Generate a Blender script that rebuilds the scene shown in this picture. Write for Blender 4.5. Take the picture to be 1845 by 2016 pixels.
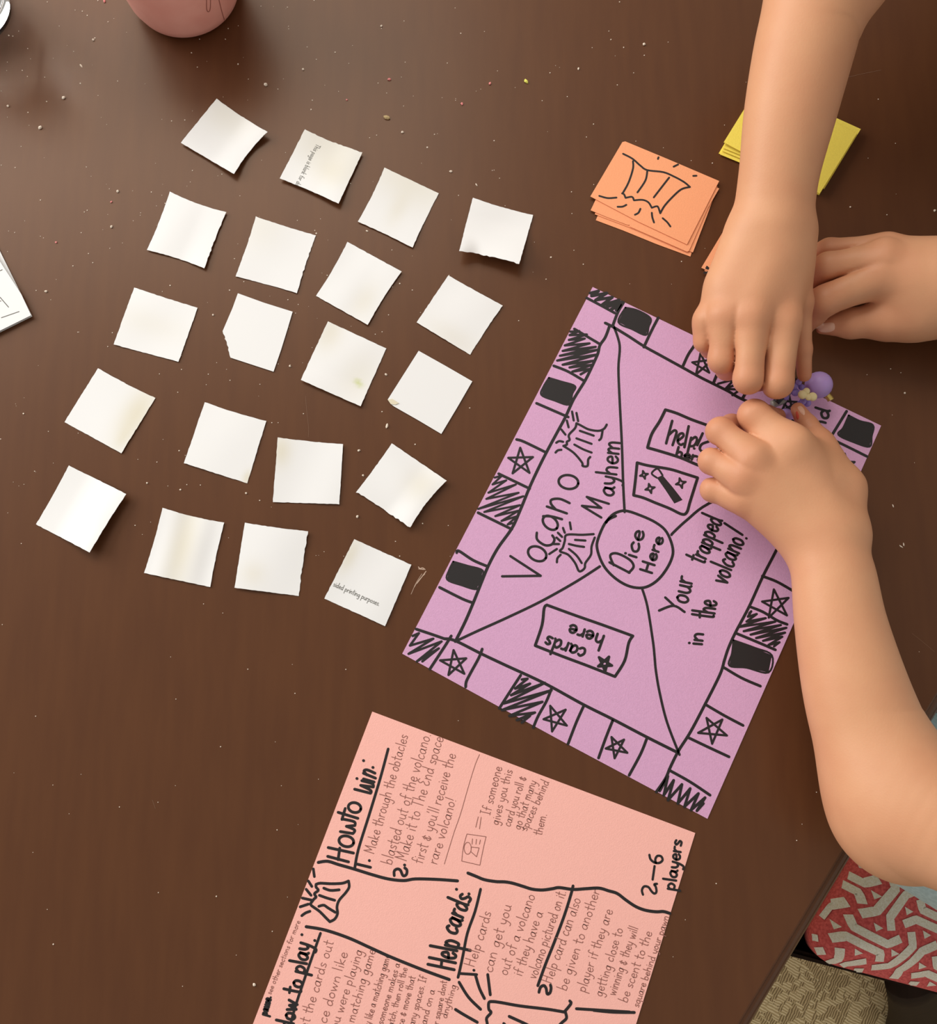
import bpy, math, random
import numpy as np
from mathutils import Vector, Matrix
from mathutils.bvhtree import BVHTree

random.seed(7)
rng = np.random.default_rng(7)
for o in list(bpy.data.objects):
    bpy.data.objects.remove(o)
scene = bpy.context.scene
COL = scene.collection

# ------------------------------------------------------------------ camera
# Pose solved from the two letter-size sheets lying on the table.
IW, IH, F = 1845.0, 2016.0, 1750.0
TOP = 0.75                                  # table top above the floor
_n = np.array([-0.0084, 0.1614, 1.0])       # table normal seen from the lens (x right, y down, z forward)
CAMH = 0.5822 / np.linalg.norm(_n)          # lens above the table top
_n /= np.linalg.norm(_n)
_x = np.array([1.0, 0, 0]); _x -= _n * (_x @ _n); _x /= np.linalg.norm(_x)
_y = np.cross(-_n, _x)
R = np.stack([_x, _y, -_n])                 # camera (cv) -> world
CAMPOS = np.array([0, 0, TOP + CAMH])

cam_d = bpy.data.cameras.new('camera')
cam_d.sensor_fit = 'HORIZONTAL'; cam_d.sensor_width = 36.0
cam_d.lens = F / IW * 36.0
cam_d.clip_start = 0.01
cam = bpy.data.objects.new('camera', cam_d); COL.objects.link(cam)
_m = R @ np.diag([1.0, -1.0, -1.0])
cam.matrix_world = Matrix([[*_m[0], CAMPOS[0]], [*_m[1], CAMPOS[1]], [*_m[2], CAMPOS[2]], [0, 0, 0, 1]])
scene.camera = cam

# ------------------------------------------------------------------ light
vs = scene.view_settings
vs.view_transform = 'Standard'; vs.look = 'None'; vs.exposure = 0.0; vs.gamma = 1.0; vs.use_curve_mapping = False
world = bpy.data.worlds.new('room'); scene.world = world
world.use_nodes = True
world.node_tree.nodes['Background'].inputs[0].default_value = (1.0, 0.92, 0.83, 1)
world.node_tree.nodes['Background'].inputs[1].default_value = 0.46

def area(name, loc, target, size, power, color):
    d = bpy.data.lights.new(name, 'AREA'); d.shape = 'RECTANGLE'
    d.size, d.size_y = size; d.energy = power; d.color = color
    o = bpy.data.objects.new(name, d); COL.objects.link(o)
    o.location = loc
    o.rotation_euler = (Vector(target) - Vector(loc)).to_track_quat('-Z', 'Y').to_euler()
    return o
area('window_light', (-2.0, 1.05, 1.70), (0.0, 0.0, 0.75), (1.5, 1.2), 47, (1.0, 0.96, 0.92))
area('ceiling_bounce_fill', (-0.75, 1.65, 2.45), (-0.75, 1.65, 0.0), (1.5, 1.3), 30, (1.0, 0.92, 0.82))  # added panel, no fixture: stands in for bounce off the bright ceiling

# ------------------------------------------------------------------ helpers
def ray(px, py):
    return R @ np.array([(px - IW / 2) / F, (py - IH / 2) / F, 1.0])
def W(px, py, z=0.0):
    """point of the photograph -> place at height z above the table top"""
    r = ray(px, py)
    return CAMPOS + r * ((CAMH - z) / -r[2])
def rad(rpx, px, py, z):
    """width in photograph pixels -> metres at that place"""
    return rpx * (CAMH - z) / -ray(px, py)[2] / F
class crop:
    def __init__(s, x0, y0, k): s.x0, s.y0, s.k = x0, y0, k
    def __call__(s, pts): return [(s.x0 + x / s.k, s.y0 + y / s.k) for x, y in pts]
    def p(s, x, y): return (s.x0 + x / s.k, s.y0 + y / s.k)

def link(name, me, mat=None, parent=None, smooth=False):
    o = bpy.data.objects.new(name, me); COL.objects.link(o)
    if mat is not None: me.materials.append(mat)
    if smooth: me.polygons.foreach_set('use_smooth', [True] * len(me.polygons))
    if parent is not None: o.parent = parent
    return o
def mesh(name, V, Fc, mat=None, parent=None, smooth=False):
    me = bpy.data.meshes.new(name)
    me.from_pydata([tuple(map(float, v)) for v in V], [], [tuple(map(int, f)) for f in Fc]); me.update()
    return link(name, me, mat, parent, smooth)
def empty(name, loc):
    o = bpy.data.objects.new(name, None); COL.objects.link(o); o.location = tuple(map(float, loc)); o.empty_display_size = 0.02
    return o
def adopt(o, parent):
    """parent a mesh built in world space under a moved Empty"""
    o.parent = parent
    o.matrix_parent_inverse = Matrix.Translation(parent.location).inverted()
    return o
def tag(o, label, cat, group=None, kind=None):
    o['label'] = label; o['category'] = cat
    if group: o['group'] = group
    if kind: o['kind'] = kind
    return o
def catmull(P, n=6, closed=False):
    P = [np.array(p, float) for p in P]
    if len(P) < 3: return P
    out = []; N = len(P)
    for i in range(N if closed else N - 1):
        g = (lambda k: P[k % N]) if closed else (lambda k: P[min(max(k, 0), N - 1)])
        p0, p1, p2, p3 = g(i - 1), g(i), g(i + 1), g(i + 2)
        for t in np.arange(n) / n:
            out.append(0.5 * (2 * p1 + (p2 - p0) * t + (2 * p0 - 5 * p1 + 4 * p2 - p3) * t * t + (3 * p1 - p0 - 3 * p2 + p3) * t ** 3))
    if not closed: out.append(P[-1])
    return out

# ------------------------------------------------------------------ materials
def mat(name, col, rough=0.6, **kw):
    m = bpy.data.materials.new(name); m.use_nodes = True
    b = m.node_tree.nodes['Principled BSDF']
    b.inputs['Base Color'].default_value = (*col, 1)
    b.inputs['Roughness'].default_value = rough
    for k, v in kw.items(): b.inputs[k.replace('_', ' ')].default_value = v
    return m
def N(m, t, **kw):
    n = m.node_tree.nodes.new(t)
    for k, v in kw.items(): setattr(n, k, v)
    return n
def L(m, a, b): m.node_tree.links.new(a, b)
def bsdf(m): return m.node_tree.nodes['Principled BSDF']
def srgb(r, g, b):
    f = lambda c: (c / 255 / 12.92) if c / 255 <= 0.04045 else ((c / 255 + 0.055) / 1.055) ** 2.4
    return (f(r), f(g), f(b))
def noisy(m, c1, c2, scale, detail=3, bump=0.0, stretch=None, bscale=None, obj=True):
    tc = N(m, 'ShaderNodeTexCoord'); src = tc.outputs['Object']
    if stretch is not None:
        mp = N(m, 'ShaderNodeMapping'); mp.inputs['Scale'].default_value = stretch[0]; mp.inputs['Rotation'].default_value = (0, 0, stretch[1])
        L(m, src, mp.inputs['Vector']); src = mp.outputs[0]
    n = N(m, 'ShaderNodeTexNoise'); n.inputs['Scale'].default_value = scale; n.inputs['Detail'].default_value = detail
    L(m, src, n.inputs['Vector'])
    r = N(m, 'ShaderNodeValToRGB'); r.color_ramp.elements[0].position = 0.35; r.color_ramp.elements[1].position = 0.65
    r.color_ramp.elements[0].color = (*c1, 1); r.color_ramp.elements[1].color = (*c2, 1)
    L(m, n.outputs['Fac'], r.inputs[0]); L(m, r.outputs[0], bsdf(m).inputs['Base Color'])
    if bump:
        n2 = N(m, 'ShaderNodeTexNoise'); n2.inputs['Scale'].default_value = bscale or scale; n2.inputs['Detail'].default_value = 2
        L(m, src, n2.inputs['Vector'])
        bp = N(m, 'ShaderNodeBump'); bp.inputs['Strength'].default_value = bump; bp.inputs['Distance'].default_value = 0.0005
        L(m, n2.outputs['Fac'], bp.inputs['Height']); L(m, bp.outputs[0], bsdf(m).inputs['Normal'])
    return r
M = {}
M['ink'] = mat('black_marker', (0.012, 0.010, 0.011), 0.55)
M['pencil'] = mat('pencil', srgb(150, 98, 88), 0.7)
M['print'] = mat('printed_grey', srgb(105, 105, 100), 0.8)
M['edge_ink'] = mat('faint_scratch', srgb(120, 88, 66), 0.8)
def paper_mat(name, c, dv=0.06):
    m = mat(name, c, 0.85); m.node_tree.nodes['Principled BSDF'].inputs['Specular IOR Level'].default_value = 0.25
    noisy(m, tuple(x * (1 - dv) for x in c), c, 900, 2, 0.25, bscale=1400)
    return m
M['purple'] = paper_mat('purple_card', srgb(220, 172, 212))
M['pink'] = paper_mat('pink_card', srgb(255, 194, 184), 0.03)
M['orange'] = paper_mat('orange_card', srgb(255, 176, 130), 0.03)
M['yellow'] = paper_mat('yellow_card', srgb(250, 230, 100), 0.04)
M['white'] = mat('white_paper', srgb(240, 239, 231), 0.8)
def white_nodes():
    m = M['white']; b = bsdf(m)
    at = N(m, 'ShaderNodeAttribute'); at.attribute_name = 'stain'
    at2 = N(m, 'ShaderNodeAttribute'); at2.attribute_name = 'green'
    mx = N(m, 'ShaderNodeMix', data_type='RGBA'); mx.inputs[6].default_value = (*srgb(238, 241, 243), 1); mx.inputs[7].default_value = (*srgb(224, 221, 204), 1)
    mx2 = N(m, 'ShaderNodeMix', data_type='RGBA'); mx2.inputs[7].default_value = (*srgb(196, 208, 120), 1)
    L(m, at.outputs['Fac'], mx.inputs[0]); L(m, mx.outputs[2], mx2.inputs[6]); L(m, at2.outputs['Fac'], mx2.inputs[0])
    L(m, mx2.outputs[2], b.inputs['Base Color']); b.inputs['Specular IOR Level'].default_value = 0.3
white_nodes()

# skin: base tone, redder at knuckles and finger ends (attribute 'blush')
def skin(name, base, red, rough=0.5):
    m = mat(name, base, rough); b = bsdf(m)
    b.inputs['Subsurface Weight'].default_value = 0.06
    b.inputs['Subsurface Radius'].default_value = (0.006, 0.0025, 0.0015)
    b.inputs['Subsurface Scale'].default_value = 1.0
    b.inputs['Specular IOR Level'].default_value = 0.35
    tc = N(m, 'ShaderNodeTexCoord')
    n = N(m, 'ShaderNodeTexNoise'); n.inputs['Scale'].default_value = 38; n.inputs['Detail'].default_value = 4
    L(m, tc.outputs['Object'], n.inputs['Vector'])
    at = N(m, 'ShaderNodeAttribute'); at.attribute_name = 'blush'
    ad = N(m, 'ShaderNodeMath', operation='MULTIPLY_ADD'); ad.inputs[1].default_value = 0.55; ad.inputs[2].default_value = -0.17
    L(m, n.outputs['Fac'], ad.inputs[0])
    sm = N(m, 'ShaderNodeMath', operation='ADD', use_clamp=True); L(m, ad.outputs[0], sm.inputs[0]); L(m, at.outputs['Fac'], sm.inputs[1])
    mx = N(m, 'ShaderNodeMix', data_type='RGBA'); mx.inputs[6].default_value = (*base, 1); mx.inputs[7].default_value = (*red, 1)
    L(m, sm.outputs[0], mx.inputs[0]); L(m, mx.outputs[2], b.inputs['Base Color'])
    n2 = N(m, 'ShaderNodeTexVoronoi'); n2.inputs['Scale'].default_value = 900
    L(m, tc.outputs['Object'], n2.inputs['Vector'])
    bp = N(m, 'ShaderNodeBump'); bp.inputs['Strength'].default_value = 0.12; bp.inputs['Distance'].default_value = 0.0003
    L(m, n2.outputs['Distance'], bp.inputs['Height']); L(m, bp.outputs[0], b.inputs['Normal'])
    return m
M['skin'] = skin('skin', srgb(214, 160, 122), srgb(190, 118, 88))
M['nail'] = mat('fingernail', srgb(226, 182, 158), 0.3)

# dark stained table wood
def wood(name, c1, c2, rough, ang=0.0):
    m = mat(name, c1, rough); b = bsdf(m)
    noisy(m, c1, c2, 14, 6, 0.025, ((8.0, 1.0, 8.0), ang), bscale=90)
    b.inputs['Coat Weight'].default_value = 0.05; b.inputs['Coat Roughness'].default_value = 0.2
    b.inputs['Specular IOR Level'].default_value = 0.40; b.inputs['Specular Tint'].default_value = (1.0, 0.86, 0.72, 1)
    return m

# ------------------------------------------------------------------ frame of the table
T0 = W(1689, 1688.6)                        # a point of the outer edge
_e = W(1689, 1688.6) - W(1500, 2004.6); E_ = _e / np.linalg.norm(_e)   # along the edge
O_ = np.array([E_[1], -E_[0], 0.0])                                     # outward, away from the table
if O_[0] < 0: O_ = -O_
def TB(e, o, z=0.0):
    return T0 + E_ * e + O_ * o + np.array([0, 0, z])
EANG = math.atan2(E_[1], E_[0])
M['table'] = wood('table_wood', srgb(86, 51, 30), srgb(91, 55, 32), 0.38, 0.12)
M['chairwood'] = wood('chair_wood', srgb(30, 18, 12), srgb(40, 25, 17), 0.7); bsdf(M['chairwood']).inputs['Specular IOR Level'].default_value = 0.15; bsdf(M['chairwood']).inputs['Coat Weight'].default_value = 0

# ------------------------------------------------------------------ floor: woven rug
def build_floor():
    m = mat('woven_rug', srgb(190, 165, 115), 0.95)
    tc = N(m, 'ShaderNodeTexCoord')
    mp = N(m, 'ShaderNodeMapping'); mp.inputs['Rotation'].default_value = (0, 0, math.radians(28)); L(m, tc.outputs['Object'], mp.inputs[0])
    w1 = N(m, 'ShaderNodeTexWave', wave_type='BANDS', bands_direction='Y'); w1.inputs['Scale'].default_value = 85; w1.inputs['Distortion'].default_value = 4; w1.inputs['Detail'].default_value = 2
    w2 = N(m, 'ShaderNodeTexWave', wave_type='BANDS', bands_direction='X'); w2.inputs['Scale'].default_value = 95; w2.inputs['Distortion'].default_value = 5; w2.inputs['Detail'].default_value = 2
    mp2 = N(m, 'ShaderNodeMapping'); mp2.inputs['Rotation'].default_value = (0, 0, math.radians(40)); mp2.inputs['Scale'].default_value = (1, 0.62, 1); nz = N(m, 'ShaderNodeTexNoise'); nz.inputs['Scale'].default_value = 60; nz.inputs['Detail'].default_value = 3; L(m, tc.outputs['Object'], nz.inputs['Vector'])
    wob = N(m, 'ShaderNodeMix', data_type='RGBA', blend_type='LINEAR_LIGHT'); wob.inputs[0].default_value = 0.004; L(m, tc.outputs['Object'], wob.inputs[6]); L(m, nz.outputs['Color'], wob.inputs[7]); L(m, wob.outputs[2], mp2.inputs[0])
    ck = N(m, 'ShaderNodeTexChecker'); ck.inputs['Scale'].default_value = 28; L(m, mp2.outputs[0], ck.inputs[0])
    for w in (w1, w2): L(m, mp.outputs[0], w.inputs[0])
    mixw = N(m, 'ShaderNodeMix', data_type='RGBA')
    c1 = N(m, 'ShaderNodeMix', data_type='RGBA'); c1.inputs[6].default_value = (*srgb(196, 170, 118), 1); c1.inputs[7].default_value = (*srgb(250, 232, 186), 1); L(m, w1.outputs['Fac'], c1.inputs[0])
    c2 = N(m, 'ShaderNodeMix', data_type='RGBA'); c2.inputs[6].default_value = (*srgb(136, 114, 76), 1); c2.inputs[7].default_value = (*srgb(226, 202, 152), 1); L(m, w2.outputs['Fac'], c2.inputs[0])
    L(m, ck.outputs['Fac'], mixw.inputs[0]); L(m, c1.outputs[2], mixw.inputs[6]); L(m, c2.outputs[2], mixw.inputs[7])
    L(m, mixw.outputs[2], bsdf(m).inputs['Base Color'])
    bp = N(m, 'ShaderNodeBump'); bp.inputs['Distance'].default_value = 0.002; bp.inputs['Strength'].default_value = 0.6
    L(m, mixw.outputs[2], bp.inputs['Height']); L(m, bp.outputs[0], bsdf(m).inputs['Normal'])
    s = 2.2
    o = mesh('floor', [(-s, -s, 0), (s, -s, 0), (s, s, 0), (-s, s, 0), (-s, -s, -.03), (s, -s, -.03), (s, s, -.03), (-s, s, -.03)],
             [(0, 1, 2, 3), (7, 6, 5, 4), (0, 4, 5, 1), (1, 5, 6, 2), (2, 6, 7, 3), (3, 7, 4, 0)], m)
    o['kind'] = 'structure'; o['label'] = 'beige woven rug floor with diamond weave'
build_floor()

# ------------------------------------------------------------------ table
def box(name, c, ax, half, mat_, parent=None, bev=0.004):
    """box with its own axes, chamfered"""
    import bmesh
    bm = bmesh.new(); bmesh.ops.create_cube(bm, size=2)
    for v in bm.verts:
        v.co = Vector(c) + Vector(ax[0]) * v.co.x * half[0] + Vector(ax[1]) * v.co.y * half[1] + Vector(ax[2]) * v.co.z * half[2]
    if bev: bmesh.ops.bevel(bm, geom=bm.edges[:], offset=bev, segments=2, affect='EDGES', profile=0.7)
    bmesh.ops.recalc_face_normals(bm, faces=bm.faces[:])
    me = bpy.data.meshes.new(name); bm.to_mesh(me); bm.free()
    return link(name, me, mat_, parent)
AX = (E_, O_, np.array([0, 0, 1.0]))
TE0, TE1, TWID = -0.95, 0.585, 1.06
def build_table():
    root = empty('dining_table', TB((TE0 + TE1) / 2, -TWID / 2, -TOP))
    tag(root, 'dark brown stained wooden dining table with a moulded edge, strewn with crumbs', 'table')
    prof = [(0.0105, 0.0), (0.0095, -0.0003), (0.0086, -0.0016), (0.0066, -0.0020), (0.0045, -0.0032), (0.0034, -0.0050), (0.0026, -0.0052), (0.0008, -0.0075), (0.0, -0.011), (0.0, -0.020), (0.004, -0.026), (0.03, -0.026)]
    V = []; Fc = []
    for ins, z in prof:
        for e, o in ((TE0 + ins, -TWID + ins), (TE1 - ins, -TWID + ins), (TE1 - ins, -ins), (TE0 + ins, -ins)):
            V.append(TB(e, o, z))
    Fc.append((0, 1, 2, 3))
    n = len(prof)
    for k in range(n - 1):
        for j in range(4):
            Fc.append((k * 4 + j, (k + 1) * 4 + j, (k + 1) * 4 + (j + 1) % 4, k * 4 + (j + 1) % 4))
    Fc.append(tuple((n - 1) * 4 + j for j in (3, 2, 1, 0)))
    t = mesh('table_top', V, Fc, M['table']); adopt(t, root)
    import bmesh
    bm = bmesh.new(); bm.from_mesh(t.data); bmesh.ops.recalc_face_normals(bm, faces=bm.faces[:]); bm.to_mesh(t.data); bm.free()
    for o in (-0.12, -TWID + 0.12):
        adopt(box('apron', TB((TE0 + TE1) / 2, o, -0.026 - 0.045), AX, ((TE1 - TE0) / 2 - 0.16, 0.011, 0.045), M['table']), root)
    for e in (TE0 + 0.12, TE1 - 0.12):
        adopt(box('apron', TB(e, -TWID / 2, -0.026 - 0.045), AX, (0.011, TWID / 2 - 0.16, 0.045), M['table']), root)
    for e in (TE0 + 0.12, TE1 - 0.12):
        for o in (-0.12, -TWID + 0.12):
            adopt(box('leg', TB(e, o, (-0.026 - TOP) / 2), AX, (0.038, 0.038, (TOP - 0.026) / 2), M['table']), root)
    return root
table = build_table()

# ------------------------------------------------------------------ flat sheets and ink
def sheet_poly(name, pts, z, mat_, th=0.0003, parent=None, jit=0.0):
    """flat sheet with an outline (photograph points) and real thickness"""
    n = len(pts)
    top = [W(x, y, z) for x, y in pts]; bot = [W(x, y, z) - np.array([0, 0, th]) for x, y in pts]
    a = sum(top[i][0] * top[(i + 1) % n][1] - top[(i + 1) % n][0] * top[i][1] for i in range(n))
    idx = list(range(n)) if a > 0 else list(range(n))[::-1]
    Fc = [tuple(idx), tuple(i + n for i in idx[::-1])]
    for k in range(n):
        i, j = idx[k], idx[(k + 1) % n]
        Fc.append((i, i + n, j + n, j))
    return mesh(name, top + bot, Fc, mat_, parent)

INKZ = [0]
def ribbon_geo(V, Fc, pts3, w, up=None):
    """round-ended flat ribbon along 3-D points lying on a sheet"""
    P = [np.array(p) for p in pts3]
    n = len(P)
    up = np.array([0, 0, 1.0]) if up is None else up
    base = len(V)
    def tang(i):
        a = P[max(i - 1, 0)]; b = P[min(i + 1, n - 1)]; t = b - a
        l = np.linalg.norm(t); return t / l if l > 1e-9 else np.array([1.0, 0, 0])
    h = w / 2
    left, right = [], []
    for i in range(n):
        s = np.cross(up, tang(i)); s /= max(np.linalg.norm(s), 1e-9)
        left.append(P[i] + s * h); right.append(P[i] - s * h)
    t0, t1 = tang(0), tang(n - 1)
    s0 = np.cross(up, t0); s1 = np.cross(up, t1)
    cap0 = [P[0] + h * (math.cos(a) * s0 - math.sin(a) * t0) for a in (0.79, 1.57, 2.36)]
    cap1 = [P[-1] + h * (-math.cos(a) * s1 + math.sin(a) * t1) for a in (0.79, 1.57, 2.36)]
    V += left + right + cap0 + cap1
    for i in range(n - 1):
        Fc.append((base + n + i, base + n + i + 1, base + i + 1, base + i))
    c0 = base + 2 * n; c1 = c0 + 3
    Fc.append((base + n, base, c0, c0 + 1, c0 + 2))
    Fc.append((base + n - 1, base + 2 * n - 1, c1, c1 + 1, c1 + 2))
def ink(name, strokes, wpx, z, mat_, parent, fills=(), smooth=5):
    """marker or pencil strokes (photograph points) drawn on a sheet at height z"""
    V, Fc = [], []
    for s in strokes:
        INKZ[0] = (INKZ[0] + 1) % 17
        zz = z + 0.00006 + INKZ[0] * 0.000004
        if len(s) == 1: s = [s[0], (s[0][0] + 0.6, s[0][1] + 0.3)]
        q = catmull(s, smooth) if len(s) > 2 else s
        P = [W(x, y, zz) for x, y in q]
        c = s[len(s) // 2]; wpx_ = wpx * (1.15 if mat_ is M['ink'] else 1.0)
        ribbon_geo(V, Fc, P, 2 * rad(wpx_ / 2, c[0], c[1], z))
    for f in fills:
        zz = z + 0.00005; b = len(V); P = [W(x, y, zz) for x, y in f]
        a = sum(P[i][0] * P[(i + 1) % len(P)][1] - P[(i + 1) % len(P)][0] * P[i][1] for i in range(len(P)))
        V += P; ids = list(range(b, b + len(P)))
        Fc.append(tuple(ids if a > 0 else ids[::-1]))
    return mesh(name, V, Fc, mat_, parent)
def ell(cx, cy, rx, ry, rot=0.0, n=12, gap=0.0):
    return [(cx + rx * math.cos(a) * math.cos(rot) - ry * math.sin(a) * math.sin(rot), cy + rx * math.cos(a) * math.sin(rot) + ry * math.sin(a) * math.cos(rot))
            for a in [gap + i / n * 2 * math.pi for i in range(n + 1)]]
def star5(cx, cy, r, a0):
    P = [(cx + r * (1 + 0.12 * math.sin(k * 2.7 + cx)) * math.cos(a0 + k * 2 * math.pi / 5), cy + r * math.sin(a0 + k * 2 * math.pi / 5)) for k in range(5)]
    return [[P[0], P[2]], [P[2], P[4]], [P[4], P[1]], [P[1], P[3]], [P[3], P[0]]]

# single-stroke handwriting: baseline 0, x-height 0.5, ascender 1, descender -0.4
A_ = [(.46, .44), (.28, .5), (.08, .34), (.08, .1), (.26, 0), (.44, .2), (.47, .5), (.46, .12), (.56, 0)]
FONT = {
 'a': (.62, [A_]), 'b': (.58, [[(.08, 1), (.07, 0)], [(.07, .3), (.28, .5), (.48, .3), (.36, .02), (.08, .04)]]),
 'c': (.52, [[(.44, .44), (.28, .5), (.08, .3), (.12, .05), (.3, 0), (.46, .1)]]),
 'd': (.62, [[(.46, .4), (.28, .5), (.08, .3), (.12, .03), (.3, 0), (.47, .2)], [(.49, 1), (.48, .2), (.54, 0)]]),
 'e': (.54, [[(.08, .24), (.44, .3), (.38, .48), (.2, .48), (.07, .25), (.16, .03), (.34, 0), (.48, .12)]]),
 'f': (.44, [[(.46, .92), (.34, 1), (.22, .85), (.2, 0)], [(.04, .52), (.4, .54)]]),
 'g': (.6, [[(.46, .42), (.28, .5), (.08, .32), (.14, .06), (.34, .06), (.46, .3), (.47, .5), (.45, -.2), (.3, -.42), (.08, -.3)]]),
 'h': (.58, [[(.08, 1), (.07, 0)], [(.07, .28), (.26, .5), (.44, .4), (.46, 0)]]),
 'i': (.26, [[(.12, .5), (.13, 0)], [(.13, .76), (.14, .73)]]),
 'j': (.3, [[(.2, .5), (.18, -.3), (.02, -.38)], [(.2, .76), (.21, .73)]]),
 'k': (.54, [[(.08, 1), (.08, 0)], [(.42, .5), (.1, .22), (.46, 0)]]),
 'l': (.26, [[(.12, 1), (.12, 0)]]),
 'm': (.84, [[(.07, .5), (.07, 0)], [(.07, .3), (.24, .5), (.36, .38), (.37, 0)], [(.37, .3), (.56, .5), (.68, .38), (.7, 0)]]),
 'n': (.58, [[(.07, .5), (.07, 0)], [(.07, .28), (.28, .5), (.44, .38), (.46, 0)]]),
 'o': (.56, [[(.3, .5), (.1, .38), (.08, .12), (.26, 0), (.45, .14), (.45, .4), (.28, .5)]]),
 'p': (.58, [[(.08, .5), (.07, -.42)], [(.08, .34), (.28, .5), (.48, .32), (.36, .04), (.09, .06)]]),
 'q': (.58, [[(.46, .42), (.28, .5), (.08, .3), (.14, .04), (.34, .04), (.46, .3)], [(.47, .5), (.48, -.42)]]),
 'r': (.44, [[(.08, .5), (.08, 0)], [(.08, .28), (.22, .46), (.4, .48)]]),
 's': (.46, [[(.4, .44), (.24, .5), (.1, .4), (.22, .26), (.38, .16), (.3, .02), (.06, .04)]]),
 't': (.42, [[(.2, .92), (.2, .08), (.32, 0)], [(.02, .58), (.4, .6)]]),
 'u': (.58, [[(.08, .5), (.08, .14), (.24, 0), (.44, .16), (.46, .5)], [(.46, .5), (.46, .1), (.54, 0)]]),
 'v': (.5, [[(.05, .5), (.24, 0)], [(.24, 0), (.45, .5)]]),
 'w': (.76, [[(.05, .5), (.2, 0)], [(.2, 0), (.36, .42)], [(.36, .42), (.52, 0)], [(.52, 0), (.7, .5)]]),
 'x': (.5, [[(.06, .5), (.44, 0)], [(.44, .5), (.06, 0)]]),
 'y': (.54, [[(.06, .5), (.1, .2), (.26, .06), (.44, .2)], [(.46, .5), (.4, 0), (.26, -.36), (.06, -.36)]]),
 'z': (.5, [[(.06, .5), (.44, .5)], [(.44, .5), (.06, 0)], [(.06, 0), (.46, 0)]]),
 'H': (.72, [[(.08, 1), (.08, 0)], [(.58, 1), (.58, 0)], [(.08, .5), (.58, .52)]]),
 'M': (.86, [[(.06, 0), (.12, 1)], [(.12, 1), (.4, .3)], [(.4, .3), (.68, 1)], [(.68, 1), (.74, 0)]]),
 'T': (.66, [[(.3, 1), (.3, 0)], [(.02, 1), (.6, 1)]]),
 'E': (.6, [[(.5, .9), (.26, 1), (.12, .76), (.34, .54), (.08, .3), (.14, .04), (.34, 0), (.52, .14)]]),
 'I': (.4, [[(.18, 1), (.18, 0)], [(.04, 1), (.34, 1)], [(.04, 0), (.34, 0)]]),
 'S': (.56, [[(.46, .9), (.26, 1), (.1, .8), (.28, .54), (.46, .3), (.3, .02), (.06, .08)]]),
 'D': (.7, [[(.08, 1), (.08, 0)], [(.04, 1), (.4, .9), (.58, .55), (.44, .12), (.06, 0)]]),
 '.': (.26, [[(.1, .04), (.12, .02)]]), ',': (.24, [[(.12, .04), (.06, -.1)]]), ':': (.26, [[(.12, .06), (.13, .04)], [(.12, .44), (.13, .42)]]),
 "'": (.2, [[(.1, 1), (.08, .8)]]), '!': (.3, [[(.16, 1), (.12, .25)], [(.11, .03), (.12, .01)]]),
 '&': (.62, [[(.48, .5), (.3, .62), (.12, .5), (.26, .36), (.08, .22), (.16, .02), (.38, 0), (.5, .2)], [(.3, .72), (.3, -.08)]]),
 '=': (.6, [[(.06, .5), (.5, .5)], [(.06, .26), (.5, .26)]]), ' ': (.34, []),
}
def text(s, p0, p1, h, jit=0.035, slant=0.0):
    """strokes of a written line from baseline point p0 to p1, ascender height h (photograph pixels)"""
    p0 = np.array(p0, float); p1 = np.array(p1, float); d = p1 - p0; ln = np.linalg.norm(d); d /= ln
    up = np.array([d[1], -d[0]])
    adv = sum(FONT[c][0] for c in s); k = ln / adv; out = []; x = 0
    for c in s:
        a, st = FONT[c]
        dy = random.uniform(-jit, jit); sc = 1 + random.uniform(-jit, jit); sl = slant + random.uniform(-jit, jit) * 2
        for q in st:
            out.append([tuple(p0 + d * ((x + u * 0.94 + v * sl * 0.4) * k) + up * ((v * sc + dy) * h)) for u, v in q])
        x += a
    return out

cA = crop(780, 550, 3.69); cB = crop(780, 1000, 3.69); cC = crop(1150, 950, 3.69); cD = crop(920, 1250, 3.075)
cE = crop(1150, 560, 5.271); cF = crop(1220, 770, 7.096); cG = crop(1340, 380, 3.653); cG2 = crop(1340, 700, 3.653)
c1 = crop(580, 1390, 4.6125); c2 = crop(840, 1440, 6.15); c3 = crop(490, 1690, 4.6125); c4 = crop(840, 1690, 4.6125); c5 = crop(1080, 1590, 4.731)
cO = crop(1140, 250, 5.125); cS = crop(1500, 1640, 5.348)

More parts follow.
